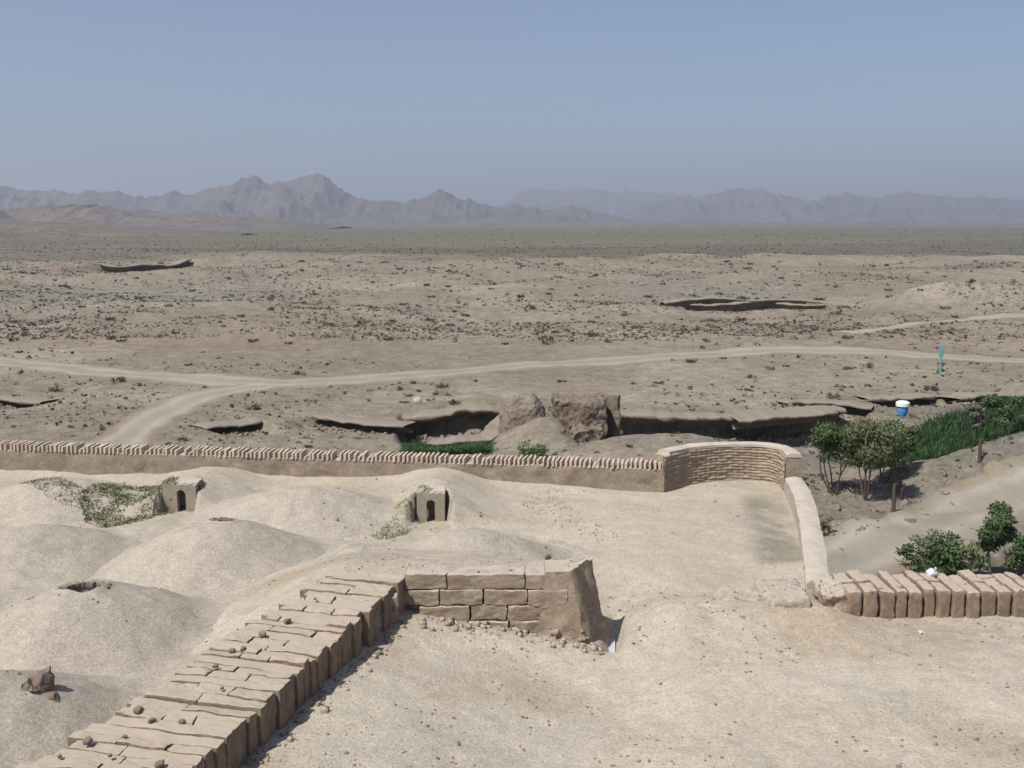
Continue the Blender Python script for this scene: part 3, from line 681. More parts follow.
# sloping dust-covered buttress at the right with the ragged end
n_ = 40; mz = 34
def butt(mb):
    V = []; 
    # loops of a horizontal outline at each level, flaring downwards
    for k in range(mz + 1):
        f = k / mz; z = 10.2 - f * 2.3
        xl = 0.75 - 0.25 * f; xr = 1.34 + 0.52 * f ** 1.15; yf = yF - 0.02 - 0.42 * f ** 1.8; yb = yF + 0.85 + 0.1 * f
        xrb = xr + 0.52
        loop = []
        for t in np.linspace(0, 1, 16, endpoint=False): loop.append((xl + (xr - xl) * t, yf))
        for t in np.linspace(0, 1, 12, endpoint=False): loop.append((xr + (xrb - xr) * t + 0.05 * math.sin(t * 9), yf + (yb - yf) * t))
        for t in np.linspace(0, 1, 12, endpoint=False): loop.append((xrb + (xl - xrb) * t, yb))
        for t in np.linspace(0, 1, 6, endpoint=False): loop.append((xl, yb + (yf - yb) * t))
        for x_, y_ in loop: V.append((x_, y_, z))
    V = np.array(V); K = len(loop)
    am = 0.022 + 0.02 * (V[:, 2] < 9.2)
    V = V + np.stack([fbm3(V, 0.3, 4, 2), fbm3(V, 0.3, 4, 12), fbm3(V, 0.3, 3, 22) * (np.arange(len(V)) >= K)], 1) * am[:, None]
    # ragged peaks on top of the right end
    for j in range(K):
        x_, y_, _ = V[j]
        V[j, 2] += 0.06 * max(0, math.exp(-((x_ - 1.44) / 0.12) ** 2)) + (0.09 if (x_ > 1.6 and y_ > yF + 0.45) else 0) * (0.6 + 0.4 * math.sin(j * 2.1)) - (0.06 if (x_ > 1.5 and y_ < yF + 0.3) else 0)
    i0 = (np.arange(mz)[:, None] * K + np.arange(K)[None]).ravel(); nx = np.where(i0 % K == K - 1, i0 - K + 1, i0 + 1)
    Fc = [list(map(int, r)) for r in np.stack([i0, nx, nx + K, i0 + K], 1)[:, ::-1]]
    c = len(V); V = np.vstack([V, [[1.0, yF + 0.3, 10.16]]])
    for j in range(0, K, 1): Fc.append([c, j, (j + 1) % K])
    return V, Fc
V, Fc = butt(None)
mb.build('wall_core', M_dome, bk, off=off)
mesh('buttress', V - np.array(off), Fc, M_adobe, bk)
sh = MB(); c = P(609, 648, 8.1)
rbox(sh, (c[0] + 0.02, c[1] - 0.1, 8.12), (0.22, 0.9, 0.03), -0.1, n=6, amp=0.01, rnd=0.3, tilt=(0.12, 0.12))
tag(sh.build('scrap_sheet', M_sheet), 'grey-blue scrap of sheeting lying in the gap at the right end of the brick block', 'scrap')

# ------------------------------------------------------------ mud domes
def dome(cx, cy, Rr, h, label, seed, hole=None, hr=0.3, sq=1.0):
    root = empty('mud_dome', (cx, cy, T0), label, 'dome', 'mud domes in the fort yard')
    nr_, na = 60, 150; V = []
    hx, hy = hole if hole else (1e3, 1e3)
    for i in range(nr_ + 1):
        f = (i / nr_) ** 0.9; r = f * Rr * 1.25
        a = np.linspace(0, 2*math.pi, na, endpoint=False); x = np.cos(a) * r; y = np.sin(a) * r * sq
        g = f * 1.25
        prof = h * (0.5 + 0.5 * np.cos(np.pi * np.clip(f * 1.25, 0, 1))) ** 0.74 * np.ones(na)
        gz = zfort(x + cx, y + cy) - T0
        z = prof + gz * ss(0.3, 0.95, np.full(na, f)) + 0.045 * fbm(x + cx, y + cy, 1.1, 4, seed) * math.sin(min(1, f) * math.pi) + 0.03 * fbm(x + cx, y + cy, 0.45, 3, seed + 3)
        z -= 0.06 * ss(0.94, 1.0, np.full(na, f))
        if hole:
            dd_ = np.hypot(x - hx, (y - hy) * 1.25) * (1 + 0.15 * np.sin(3 * np.arctan2(y - hy, x - hx) + seed))
            z -= 0.6 * ss(hr * 1.08, hr * 0.82, dd_); z += 0.05 * np.exp(-((dd_ - hr * 1.3) / (hr * 0.25)) ** 2)
        V.append(np.stack([x, y, z], 1))
    V = np.concatenate(V)
    i0 = (np.arange(nr_)[:, None] * na + np.arange(na)[None]).ravel(); nx = np.where(i0 % na == na - 1, i0 - na + 1, i0 + 1)
    mesh('dome_shell', V, np.stack([i0, i0 + na, nx + na, nx], 1), M_dome, root)
    if hole:
        mb = MB()
        for k in range(11):
            a = k / 10 * math.pi + R.normal(0, 0.08); rr_ = hr * 1.12
            px, py = hx + math.cos(a) * rr_, hy + math.sin(a) * rr_ / 1.25
            f = math.hypot(px, py / sq) / (Rr * 1.25); z = h * (0.5 + 0.5 * math.cos(math.pi * min(1, f * 1.25))) ** 0.74
            rbox(mb, (px, py, z - 0.04), (0.16 * hr / 0.3, 0.10 * hr / 0.3, 0.16), a, n=3, amp=0.025, rnd=0.3)
        mb.build('vent_rim', M_stone, root)
    return root
def domeat(u, v, ztop, Rr, h, *a, **k):
    x, y = P(u, v, ztop); return dome(x, y, Rr, h, *a, **k)
domeat(215, 522, 10.0, 3.35, 1.12, 'broad smooth mud dome before the left doorway with a small flat vent on top', 1, hole=(0.15, 0.35), hr=0.30)
domeat(85, 586, 9.93, 3.2, 1.03, 'mud dome beside the near brick wall with an open dark vent hole in its crown', 2, hole=(-0.1, 0.15), hr=0.42)
d3 = domeat(-30, 680, 9.95, 3.2, 1.02, 'steep dusty dome cut off by the lower left edge, with a ragged broken flank', 3)
domeat(305, 488, 9.80, 4.0, 0.92, 'wide shallow gravelly dome between the two doorways', 4, sq=0.75)
domeat(28, 528, 9.65, 3.0, 0.75, 'grey-green tinted dome at the left edge below the weed patch', 5)
domeat(60, 480, 9.7, 3.8, 0.85, 'pale low dome at the left nearest the long back wall', 6, sq=0.7)
domeat(470, 530, 9.75, 3.0, 0.85, 'low pale rise of a buried dome just behind the brick block', 7, sq=0.8)
# small arched doorways sunk between the domes
def doorway(u, v, z0, wd, hgt, ow, oh, label, off_u=0.0, rz=0.0):
    x, y = P(u, v, z0)
    root = empty('doorway_block', (x, y, z0), label, 'doorway', 'sunken doorways between the domes'); root.rotation_euler = (0, 0, rz)
    n = 26; mb = MB(); cw_ = wd / n
    for k in range(n):
        xc = -wd / 2 + (k + 0.5) * cw_; rel = (xc - off_u) / (ow / 2)
        zb = -0.3 if abs(rel) >= 1 else oh - ow * 0.5 + ow * 0.5 * math.sqrt(max(0, 1 - rel * rel))
        zt = hgt + 0.02 * math.sin(k)
        rbox(mb, (xc, 0.12, (zb + zt) / 2), (cw_ + 0.006, 0.30, zt - zb), 0, n=3, amp=0.008, rnd=0.02)
    rbox(mb, (0, 0.80, hgt / 2 - 0.17), (wd, 0.5, hgt + 0.16), 0, n=4, amp=0.02)
    rbox(mb, (0, 0.52, hgt - 0.05), (wd - 0.03, 0.66, 0.12), 0, n=10, amp=0.03)
    mb.build('door_surround', M_door, root)
    mb = MB()
    rbox(mb, (off_u, 0.66, oh / 2 - 0.1), (ow * 1.1, 0.08, oh), 0, n=3, amp=0.01)
    mb.build('door_leaf', M_wood, root)
doorway(180, 503, 9.12, 1.05, 0.60, 0.27, 0.44, 'sunken mud doorway with a narrow dark arched opening next to the green weeds', 0.05)
doorway(431, 521, 8.9, 0.85, 0.88, 0.28, 0.68, 'sunken mud doorway with a tall dark arched opening right of the shallow dome', 0.0)

# ------------------------------------------------------------ ruined tower in the valley
def solid(x0, x1, y0, y1, z0, z1, amp, seed, n=22, taper=0.12, rnd=0.12, sc=1.2, rz=0, tilt=(0, 0)):
    mb = MB(); rbox(mb, ((x0+x1)/2, (y0+y1)/2, (z0+z1)/2), (x1-x0, y1-y0, z1-z0), rz, n=n, amp=amp, rnd=rnd, sc=sc, seed=seed, taper=taper, tilt=tilt); return mb
YT = 86.0
xa = Pz(556, 430, YT)[0]; xb = Pz(606, 430, YT)[0]; zt = Pz(580, 403, YT)[2]
tw = empty('ruined_tower', ((xa+xb)/2, YT, 0), 'eroded square mud tower stump with rough brown face rising behind the long wall', 'ruin')
off = ((xa+xb)/2, YT, 0)
mb = solid(xa - 0.1, xb + 0.1, YT, YT + 4.5, -2.5, zt, 0.22, 4, n=60, rnd=0.03, sc=1.1, taper=0.05)
mb.build('tower_body', M_ruin, tw, off=off)
mb = MB(); xc = Pz(578, 450, YT - 2)[0]; rbox(mb, (xc + 0.75, YT - 1.1, Pz(583, 428, YT - 1)[2] - 2.0), (2.9, 2.6, 4.2), 0, n=50, amp=0.30, rnd=0.12, sc=1.0, seed=9, taper=0.12)
mb.build('slumped_face', M_ruin, tw, off=off)
mb = MB(); x1, _, z1 = Pz(610, 393, YT + 3)
rbox(mb, (x1 - 0.15, YT + 3.2, z1 - 2.3), (0.3, 2.4, 4.2), 0.75, n=24, amp=0.16, rnd=0.08, sc=0.9, seed=3)
mb.build('standing_fin', M_ruin, tw, off=off)
mb = MB(); xl = Pz(494, 400, YT + 2)[0]; xr = Pz(551, 400, YT + 2)[0]; z1 = Pz(525, 397, YT + 1)[2]
rbox(mb, ((xl + xr) / 2, YT + 2.6, z1 - 2.4), (xr - xl, 5.0, 4.8), -0.06, n=70, amp=0.20, rnd=0.34, sc=1.7, seed=13, taper=0.30, tilt=(-0.04, 0.03))
rbox(mb, (xr + 0.15, YT - 1.7, -0.35), (2.0, 3.0, 3.4), -0.25, n=40, amp=0.22, rnd=0.15, sc=0.9, seed=14, taper=0.35, tilt=(0, 0.2))
o = mb.build('earth_mound', M_bank); tag(o, 'flat-topped tan earth mass left of the ruined tower, split from it by a cleft', 'mound')

# ------------------------------------------------------------ plants
def leaves(mb, centers, radii, count, size, rg, flat=0.8, up=0.2):
    cs = np.array(centers, float); ra = np.array(radii, float); vol = ra.prod(axis=1) ** 0.67; pk = rg.choice(len(cs), count, p=vol / vol.sum())
    d = rg.normal(size=(count, 3)); d /= np.linalg.norm(d, axis=1)[:, None]
    rr_ = (0.35 + 0.65 * rg.rand(count) ** 0.5)[:, None] * (1 + 0.12 * rg.normal(size=(count, 1)))
    c = cs[pk] + d * rr_ * ra[pk]
    s = size * (0.6 + 0.8 * rg.rand(count))[:, None]
    a = rg.normal(size=(count, 3)); a /= np.linalg.norm(a, axis=1)[:, None]
    b = np.cross(a, d + 0.3 * rg.normal(size=(count, 3))); b /= np.linalg.norm(b, axis=1)[:, None] + 1e-6
    V = np.stack([c - a*s, c + b*s*0.5, c + a*s, c - b*s*0.5], 1).reshape(-1, 3)
    mb.add(V, np.arange(count * 4).reshape(-1, 4))
def tree(name, base, H, W, label, cat, lm, seed, stems=3, size=0.12, count=2600, bark=None, bare=0.3, group=None, lobes=9, spread=0.35, lean=0.0):
    size *= 0.78; count = int(count * 1.35); lobes = int(lobes * 1.5)
    rg = np.random.RandomState(seed); root = empty(name, base, label, cat, group)
    mb = MB(); cs = []; ra = []
    for k in range(stems):
        a = 2 * math.pi * k / stems + rg.rand(); sp = spread * W * (0.4 + 0.6 * rg.rand()) * (stems > 1)
        top = np.array([math.cos(a) * sp + lean * H, math.sin(a) * sp * 0.7, H * (bare + 0.35 * rg.rand() + 0.15)])
        mid = top * np.array([0.45, 0.45, 0.5]) + rg.normal(0, 0.05 * W, 3) * np.array([1, 1, 0])
        tube(mb, spline([(0.08 * math.cos(a), 0.08 * math.sin(a), -0.3), mid, top], 4), 0.05 * H * 0.45 / max(1, stems ** 0.5) + 0.02, 0.02, 6)
        for q in range(3):
            e = top + np.array([rg.normal(0, 0.16 * W), rg.normal(0, 0.14 * W), H * (0.08 + 0.2 * rg.rand())])
            tube(mb, [mid + (top - mid) * (0.4 + 0.3 * q), (top + e) / 2 + rg.normal(0, 0.04, 3), e], 0.03, 0.01, 4)
    mb.build('trunk', bark or M_bark, root)
    for k in range(lobes):
        a = rg.rand() * 2 * math.pi; rr_ = W * 0.5 * rg.rand() ** 0.6 * 0.72; z = H * (bare + 0.12 + (0.80 - bare) * rg.rand())
        sh_ = 1.0 - 0.45 * abs((z / H - (bare + 1) / 2) * 2 / (1 - bare + 1e-3)) ** 2
        cs.append((math.cos(a) * rr_ * sh_ + lean * z, math.sin(a) * rr_ * sh_ * 0.8, z))
        q = W * (0.09 + 0.12 * rg.rand()); ra.append((q * 1.15, q, q * 0.8))
    mb = MB(); leaves(mb, cs, ra, count, size, rg); mb.build('crown', lm, root, smooth=False)
    return root
def ground_at(u, v):
    X, Y, Z = march(u, v); return (X, Y, Z)
def px(h, y): return h * y / F
def t_at(name, u, v, hpx, wpx, *a, **k):
    X, Y, Z = march(u, v); return tree(name, (X, Y, Z - 0.05), px(hpx, Y), px(wpx, Y), *a, **k)
t_at('tree', 834, 495, 74, 72, 'dark green spreading tree with bare lower stems nearest the curved wall', 'tree', M_leafD, 1, stems=5, count=4200, bare=0.38, lobes=10, size=0.13)
t_at('tree', 866, 500, 84, 84, 'olive green tree with many thin dark stems and sparse greyish right side', 'tree', M_leafO, 2, stems=7, count=4600, bare=0.36, lobes=12, size=0.12)
t_at('tree', 884, 484, 66, 62, 'brighter green rounded tree behind the thin stemmed olive one', 'tree', M_leafM, 3, stems=3, count=4200, bare=0.2, lobes=11, size=0.14)
t_at('tree', 903, 470, 52, 32, 'narrow dark green tree directly below the blue and white tank', 'tree', M_leafD, 4, stems=1, count=1900, bare=0.12, lobes=9, size=0.14)
t_at('tree', 898, 492, 44, 30, 'grey nearly leafless shrub right of the olive tree', 'shrub', M_leafG, 5, stems=6, count=420, bare=0.3, lobes=7, size=0.10)
t_at('tree', 975, 436, 34, 26, 'greyish feathery tree at the left end of the far green trees', 'tree', M_leafG, 6, stems=3, count=1100, bare=0.2, lobes=7, size=0.15)
t_at('tree', 1000, 432, 38, 44, 'round dark green tree rising out of the crop field at the right edge', 'tree', M_leafD, 7, stems=2, count=2400, bare=0.1, lobes=9, size=0.17)
t_at('tree', 1040, 430, 40, 50, 'dark green tree cut by the right edge at the far end of the crops', 'tree', M_leafM, 8, stems=2, count=1600, bare=0.1, lobes=9, size=0.17)
bt = M_leafM
t_at('young_tree', 990, 575, 86, 50, 'leafy young tree with a pale trunk standing behind the right brick wall', 'tree', M_leafD, 11, stems=1, count=2600, bare=0.25, lobes=9, size=0.15, bark=M_barkP, spread=0.2)
t_at('bush', 908, 570, 30, 30, 'small round dark bush at the left end of the plants behind the rib wall', 'bush', M_leafD, 12, stems=3, count=420, bare=0.05, lobes=5, size=0.13)
t_at('bush', 944, 574, 38, 66, 'wide low glossy bush just above the white plastic bag', 'bush', M_leafD, 13, stems=4, count=1700, bare=0.05, lobes=8, size=0.14)
t_at('bush', 926, 562, 34, 42, 'dull grey-green bush behind the low glossy one', 'bush', M_leafG, 14, stems=5, count=480, bare=0.1, lobes=6, size=0.10)
t_at('bush', 966, 576, 42, 44, 'green bush touching the left of the pale trunk', 'bush', M_leafM, 18, stems=4, count=520, bare=0.1, lobes=6, size=0.13)
t_at('bush', 1020, 576, 48, 60, 'dark bush at the right edge beside the young tree', 'bush', M_leafD, 15, stems=4, count=800, bare=0.1, lobes=7, size=0.14)
t_at('bush', 826, 538, 24, 18, 'small brownish dry bush against the outside of the parapet', 'bush', M_leafG, 16, stems=4, count=300, bare=0.05, lobes=5, size=0.09)
t_at('bush', 535, 462, 18, 40, 'bushy green plant showing above the long wall left of the tower', 'bush', M_leafM, 17, stems=4, count=800, bare=0.05, lobes=9, size=0.14)
# grass and crops
def blades(mb, pts, h, wd, rg, lean=0.35):
    pts = np.array(pts); n = len(pts); a = rg.rand(n) * 2 * math.pi; d = np.stack([np.cos(a), np.sin(a), 0*a], 1) * wd
    hh = h * (0.5 + rg.rand(n)); ln = np.stack([rg.normal(0, lean, n), rg.normal(0, lean, n), np.ones(n)], 1) * hh[:, None]
    mb.add(np.stack([pts - d, pts + d, pts + ln + d * 0.3, pts + ln - d * 0.3], 1).reshape(-1, 3), np.arange(n * 4).reshape(-1, 4))
rg = np.random.RandomState(3); pg = np.array([P(u, v, 0) for u, v in [(858, 474), (915, 468), (955, 458), (985, 444), (1024, 432), (1090, 415), (1090, 398), (1000, 404), (960, 420), (900, 438), (872, 452)]])
xs = rg.uniform(pg[:, 0].min(), pg[:, 0].max(), 60000); ys = rg.uniform(pg[:, 1].min(), pg[:, 1].max(), 60000); k = inpoly(xs, ys, pg); xs, ys = xs[k], ys[k]
dens = fbm(xs, ys, 4, 3, 6); k = dens > -0.75 + 0.4 * rg.rand(len(xs)); xs, ys = xs[k], ys[k]
mb = MB(); blades(mb, np.c_[xs, ys, zsheet(xs, ys) - 0.05], 0.75, 0.07, rg)
tag(mb.build('crops', M_crop, smooth=False), kind='stuff', label='dense dark green crops in a field behind the trees', cat='crops')
def patch(name, poly_px, z, n, h, wd, mat, zf, label, cat, seed):
    rg = np.random.RandomState(seed); pg = np.array([P(u, v, z) for u, v in poly_px])
    xs = rg.uniform(pg[:, 0].min(), pg[:, 0].max(), n); ys = rg.uniform(pg[:, 1].min(), pg[:, 1].max(), n); k = inpoly(xs, ys, pg); xs, ys = xs[k], ys[k]
    k = fbm(xs, ys, 0.5, 3, seed) > -1.0 + 1.1 * rg.rand(len(xs)); xs, ys = xs[k], ys[k]
    mb = MB(); blades(mb, np.c_[xs, ys, zf(xs, ys) - 0.01], h, wd, rg, 0.9)
    tag(mb.build(name, mat, smooth=False), kind='stuff', label=label, cat=cat)
patch('grass', [(400, 458), (405, 447), (440, 445), (490, 449), (490, 458)], 0, 12000, 0.3, 0.05, M_crop, zsheet, 'strip of green grass beyond the long wall', 'grass', 1)
def ztop_all(xs, ys):
    z = zfort(xs, ys)
    dg = bpy.context.evaluated_depsgraph_get()
    out = []
    for a, b, c in zip(xs, ys, z):
        hit, loc, *_ = S.ray_cast(dg, Vector((a, b, 11.4)), Vector((0, 0, -1)), distance=4)
        out.append(loc.z if hit else c)
    return np.array(out)
patch('weeds', [(80, 512), (100, 503), (135, 499), (168, 492), (180, 500), (176, 512), (140, 522), (104, 527), (84, 523)], T0, 7500, 0.075, 0.02, M_weed, ztop_all, 'patch of yellow-green weeds leading to the left doorway', 'weeds', 2)
patch('weeds', [(368, 541), (395, 526), (425, 512), (433, 519), (405, 537), (380, 545)], T0, 3000, 0.06, 0.015, M_weed, ztop_all, 'thin dry weeds in front of the right doorway', 'weeds', 3)
patch('weeds', [(20, 505), (60, 503), (95, 512), (88, 520), (50, 515)], T0, 2500, 0.06, 0.015, M_leafG, ztop_all, 'thin grey weeds left of the green patch', 'weeds', 4)
patch('weeds', [(515, 508), (545, 490), (590, 492), (560, 500), (620, 540), (600, 545)], T0, 500, 0.07, 0.02, M_leafG, ztop_all, 'scattered dry tufts on the dusty terrace', 'weeds', 5)

mb = MB(); x0, y0 = P(40, 684, 9.75); z0 = float(ztop_all(np.array([x0]), np.array([y0]))[0]) + 0.24
rbox(mb, (x0, y0, z0 - 0.28), (0.50, 0.30, 0.50), 0.9, n=10, amp=0.10, rnd=0.2, tilt=(0.25, 0))
rbox(mb, (x0 + 0.2, y0 - 0.12, z0 - 0.45), (0.35, 0.3, 0.35), 0.6, n=8, amp=0.09, rnd=0.25)
tag(mb.build('mud_lump', M_stone), 'jagged dark lump of broken mud on the dome at the lower left corner', 'mud lump')

# desert shrubs
rg = np.random.RandomState(21); var = []
for k in range(5):
    mb = MB(); cs = rg.normal(0, 0.35, (6, 3)) * np.array([1, 1, 0.25]) + np.array([0, 0, 0.35]); leaves(mb, cs, np.full((6, 3), 0.34), 150, 0.13, rg)
    V = np.concatenate(mb.V); V[:, 2] = np.maximum(V[:, 2], -0.05)
    me = bpy.data.meshes.new('desert_shrub'); me.from_pydata(V.tolist(), [], [list(map(int, f)) for f in mb.F[0]]); me.materials.append(M_scrub if k % 3 else M_leafO); var.append(me)
sp = []
tries = 0
while len(sp) < 270 and tries < 9000:
    tries += 1
    u = rg.uniform(-10, 1034); v = 262 + 195 * rg.rand() ** 1.7
    if 385 < v < 460 and rg.rand() < 0.45: continue
    if 345 < v < 382 and rg.rand() < 0.6: continue
    if v > 400 and (480 < u < 640 or u > 780): continue
    if v > 384 and 95 < u < 320 and rg.rand() < 0.8: continue
    X, Y, Z = march(u, v)
    if Y > 420 or any(np.min(np.hypot(pl_k[:, 0] - X, pl_k[:, 1] - Y)) < w_k * 0.55 for pl_k, w_k in TRACKS): continue
    sp.append((X, Y, Z))
extra = [(400, 390), (408, 396), (420, 392), (430, 401), (441, 388), (448, 396), (452, 404), (412, 384), (436, 395), (404, 403), (190, 322), (243, 317), (505, 345), (185, 324), (122, 381), (205, 388), (370, 307), (664, 285), (560, 265), (740, 300), (632, 283), (185, 440), (307, 448)]
for u, v in extra: sp.append(march(u, v))
for i, (X, Y, Z) in enumerate(sp):
    o = bpy.data.objects.new('desert_shrub', var[i % 5]); COL.objects.link(o)
    s_ = (0.42 + 0.45 * rg.rand() ** 2) * (1 + Y / 500)
    o.location = (X, Y, Z - 0.06); o.scale = (s_ * (1 + 0.3 * rg.rand()), s_, s_ * 0.8); o.rotation_euler = (0, 0, rg.rand() * 6.28)
    side = 'left third' if X / Y < -0.158 else ('right third' if X / Y > 0.158 else 'middle')
    if len(sp) - len(extra) <= i < len(sp) - len(extra) + 10: zone = 'clustered around the pale boulder below the track'; side = ''
    elif Y < 118: zone = 'on the flat ground between the fort and the track'
    elif Y < 165: zone = 'close to the track crossing the valley'
    elif Y < 240: zone = 'on the lower slope beyond the track'
    else: zone = 'on the far rise below the olive plain'
    hue = 'brown' if (i % 5) % 3 else 'olive'
    lab = '%s dry shrub %s%s' % (hue, zone, ', ' + side if side else '')
    tag(o, lab, 'shrub', 'shrubs ' + zone)
# the thousands of smaller tufts
ico = np.array([(0, 0, 1), (1, 0, 0.35), (0.31, 0.95, 0.35), (-0.81, 0.59, 0.35), (-0.81, -0.59, 0.35), (0.31, -0.95, 0.35), (0.9, 0.3, -0.15), (0, 1, -0.15), (-1, 0.3, -0.15), (-0.6, -0.8, -0.15), (0.6, -0.8, -0.15)])
icf = [(0, 1, 2), (0, 2, 3), (0, 3, 4), (0, 4, 5), (0, 5, 1), (1, 6, 2), (2, 6, 7), (2, 7, 3), (3, 7, 8), (3, 8, 4), (4, 8, 9), (4, 9, 5), (5, 9, 10), (5, 10, 1), (1, 10, 6)]
n = 170000; uu = rg.uniform(-140, 1164, n); vv = 229 + 220 * rg.rand(n) ** 1.25
k_ = rg.rand(n)
d0 = (CAMZ - 3) / np.tan(PITCH + np.arctan((vv - 384) / F)); d0 = np.clip(d0, 60, 2600)
xs = (uu - 512) / F * d0; ys = d0
dn = fbm(xs, ys, 26, 4, 300) + 0.5 * fbm(xs, ys, 6, 3, 301)
keep = (dn > -0.08 + 0.8 * (rg.rand(n) - 0.5)) & ((ys > 165) | (k_ < 0.10)) & ((ys < 700) | (k_ < 0.5)); xs, ys = xs[keep], ys[keep]
kt = np.ones(len(xs), bool)
for pl_k, w_k in TRACKS:
    for q_ in pl_k[::3]: kt &= np.hypot(xs - q_[0], ys - q_[1]) > w_k * 0.5
xs, ys = xs[kt], ys[kt]
zs = zsheet(xs, ys); n = len(xs); sc = (0.075 + 0.23 * rg.rand(n) ** 5) * (1 + ys / 420)
sc = np.minimum(sc, 1.3)
K_ = 9; dv = rg.normal(size=(n, K_, 1, 3)); dv[..., 2] = np.abs(dv[..., 2]); dv /= np.linalg.norm(dv, axis=-1, keepdims=True)
tri = dv * (0.25 + 0.6 * rg.rand(n, K_, 1, 1)) + 0.42 * rg.normal(size=(n, K_, 3, 3)); tri[..., 2] = np.maximum(tri[..., 2], -0.1)
V = tri * sc[:, None, None, None] * np.array([1.05, 1.05, 0.85]) + np.stack([xs, ys, zs], 1)[:, None, None]
Fc = np.arange(n * K_ * 3).reshape(-1, 3)
tag(mesh('scrub', V.reshape(-1, 3), Fc, M_scrub, smooth=False), 'countless small dark tufts of desert scrub', 'scrub', kind='stuff')

# ------------------------------------------------------------ stones and litter
def stone(name, loc, size, mat, label, cat, group=None, seed=0, sq=0.6):
    mb = MB(); rbox(mb, (0, 0, 0), (size, size * 0.8, size * sq), seed * 0.7, n=5, amp=size * 0.16, rnd=0.35, sc=size * 0.8, seed=seed)
    return tag(mb.build(name, mat, loc=loc, smooth=False), label, cat, group)
for i, (u, v) in enumerate([(125, 738), (152, 722), (88, 743), (60, 758), (182, 723), (262, 636), (222, 690), (243, 650), (287, 622), (315, 600), (216, 668), (138, 712), (110, 757), (232, 652), (160, 766)]):
    X, Y = P(u, v, 10.1); stone('loose_stone', (X, Y, 10.13), 0.07 + 0.04 * (i % 3), M_stone, '%s dark clod on the %s brick rows of the near wall' % (['tiny', 'small', 'larger'][i % 3], 'nearest' if v > 720 else ('middle' if v > 660 else 'farthest')), 'stone', 'clods on the near wall', i)
X, Y = P(548, 556, 10.0); stone('loose_stone', (X, Y, 9.98), 0.14, M_stone, 'single dark pointed stone on the dust just behind the brick block', 'stone', None, 41, 1.0)
X, Y = P(418, 406, 0.5); stone('boulder', (X, Y, float(zsheet(np.array([X]), np.array([Y]))[0]) + 0.25), 0.9, M_pstone, 'pale boulder among the shrubs near the track bend', 'boulder', None, 43)
rg = np.random.RandomState(77); n = 26000
xs = rg.uniform(-14, 14, n); ys = rg.uniform(13.5, 40, n)
k = inpoly(xs, ys, poly) & (fbm(xs, ys, 1.7, 3, 401) + 0.25 * (ys < 26) > 0.35 + 0.35 * (rg.rand(n) - 0.5) + 0.9 * (rg.rand(n) > 0.12) * (ys > 26)) & ~((xs < near_right(ys) + 0.1) & (xs > near_left(ys) - 0.1) & (ys < 24)); xs, ys = xs[k], ys[k]; n = len(xs)
zs = ztop_all(xs, ys); sc = 0.007 + 0.034 * rg.rand(n) ** 8
sc *= 1 + (ys > 26) * 0.4
V = ico[None] * sc[:, None, None] * (1 + 0.3 * rg.normal(size=(n, 11, 3))) + np.stack([xs, ys, zs], 1)[:, None]
Fc = (np.array(icf)[None] + (np.arange(n) * 11)[:, None, None]).reshape(-1, 3)
tag(mesh('pebbles', V.reshape(-1, 3), Fc, M_stone, smooth=False), 'small dark pebbles strewn over the dusty fort ground', 'pebbles', kind='stuff')
rg = np.random.RandomState(91); n = 900; px_ = rg.uniform(812, 962, n); py_ = rg.uniform(478, 548, n); pp = np.array([P(a, b, 0.4) for a, b in zip(px_, py_)]); xs, ys = pp[:, 0], pp[:, 1]
k = (fbm(xs, ys, 3, 3, 6) > -0.1) & (py_ < 556 - (px_ - 812) * 0.32); xs, ys = xs[k], ys[k]; n = len(xs); sc = 0.05 + 0.17 * rg.rand(n) ** 5
V = ico[None] * sc[:, None, None] * (1 + 0.35 * rg.normal(size=(n, 11, 3))) + np.stack([xs, ys, zsheet(xs, ys)], 1)[:, None]
tag(mesh('rubble', V.reshape(-1, 3), (np.array(icf)[None] + (np.arange(n) * 11)[:, None, None]).reshape(-1, 3), M_stone, smooth=False), 'loose rubble on the bank between the parapet and the road', 'rubble', kind='stuff')
rg = np.random.RandomState(95); n = 420
t_ = rg.rand(n); nearw = rg.rand(n) < 0.45
ys = np.where(nearw, rg.uniform(14, 23, n), 23.35 - np.abs(rg.normal(0, 0.35, n))); xs = np.where(nearw, near_right(ys) + 0.08 + np.abs(rg.normal(0, 0.2, n)), rg.uniform(-2.0, 2.1, n))
sc = 0.015 + 0.06 * rg.rand(n) ** 4
V = Vc[None] * sc[:, None, None] * (1 + 0.4 * rg.normal(size=(n, 8, 3))) + np.stack([xs, ys, ztop_all(xs, ys)], 1)[:, None]
tag(mesh('rubble', V.reshape(-1, 3), (Fcb[None] + (np.arange(n) * 8)[:, None, None]).reshape(-1, 4), M_adobe, smooth=False), 'crumbled brick debris along the foot of the near wall and the brick block', 'rubble', kind='stuff')
# white plastic bag on the right wall, white scrap on the ground
V, Fc = cubegrid(10); V = V / np.linalg.norm(V, axis=1)[:, None]; q = V * np.array([0.14, 0.11, 0.12])
q = q * (1 + 0.22 * fbm3(V, 0.5, 3, 8))[:, None]; q[:, 2] = np.maximum(q[:, 2], -0.07) + 0.07
X, Y = P(932, 576, 9.35); bagr = empty('plastic_bag', (X, Y, 9.34), 'crumpled white plastic bag lying on top of the rib wall', 'bag')
mesh('bag_body', q, Fc, M_bag, bagr)
mb = MB(); rbox(mb, (0.06, -0.04, 0.22), (0.05, 0.03, 0.1), 0.4, n=4, amp=0.02, rnd=0.3); mb.build('bag_knot', M_bag, bagr)
X, Y = P(921, 637, 8.62); mb = MB(); rbox(mb, (0, 0, 0), (0.14, 0.1, 0.06), 0.4, n=7, amp=0.03, rnd=0.3, sc=0.08)
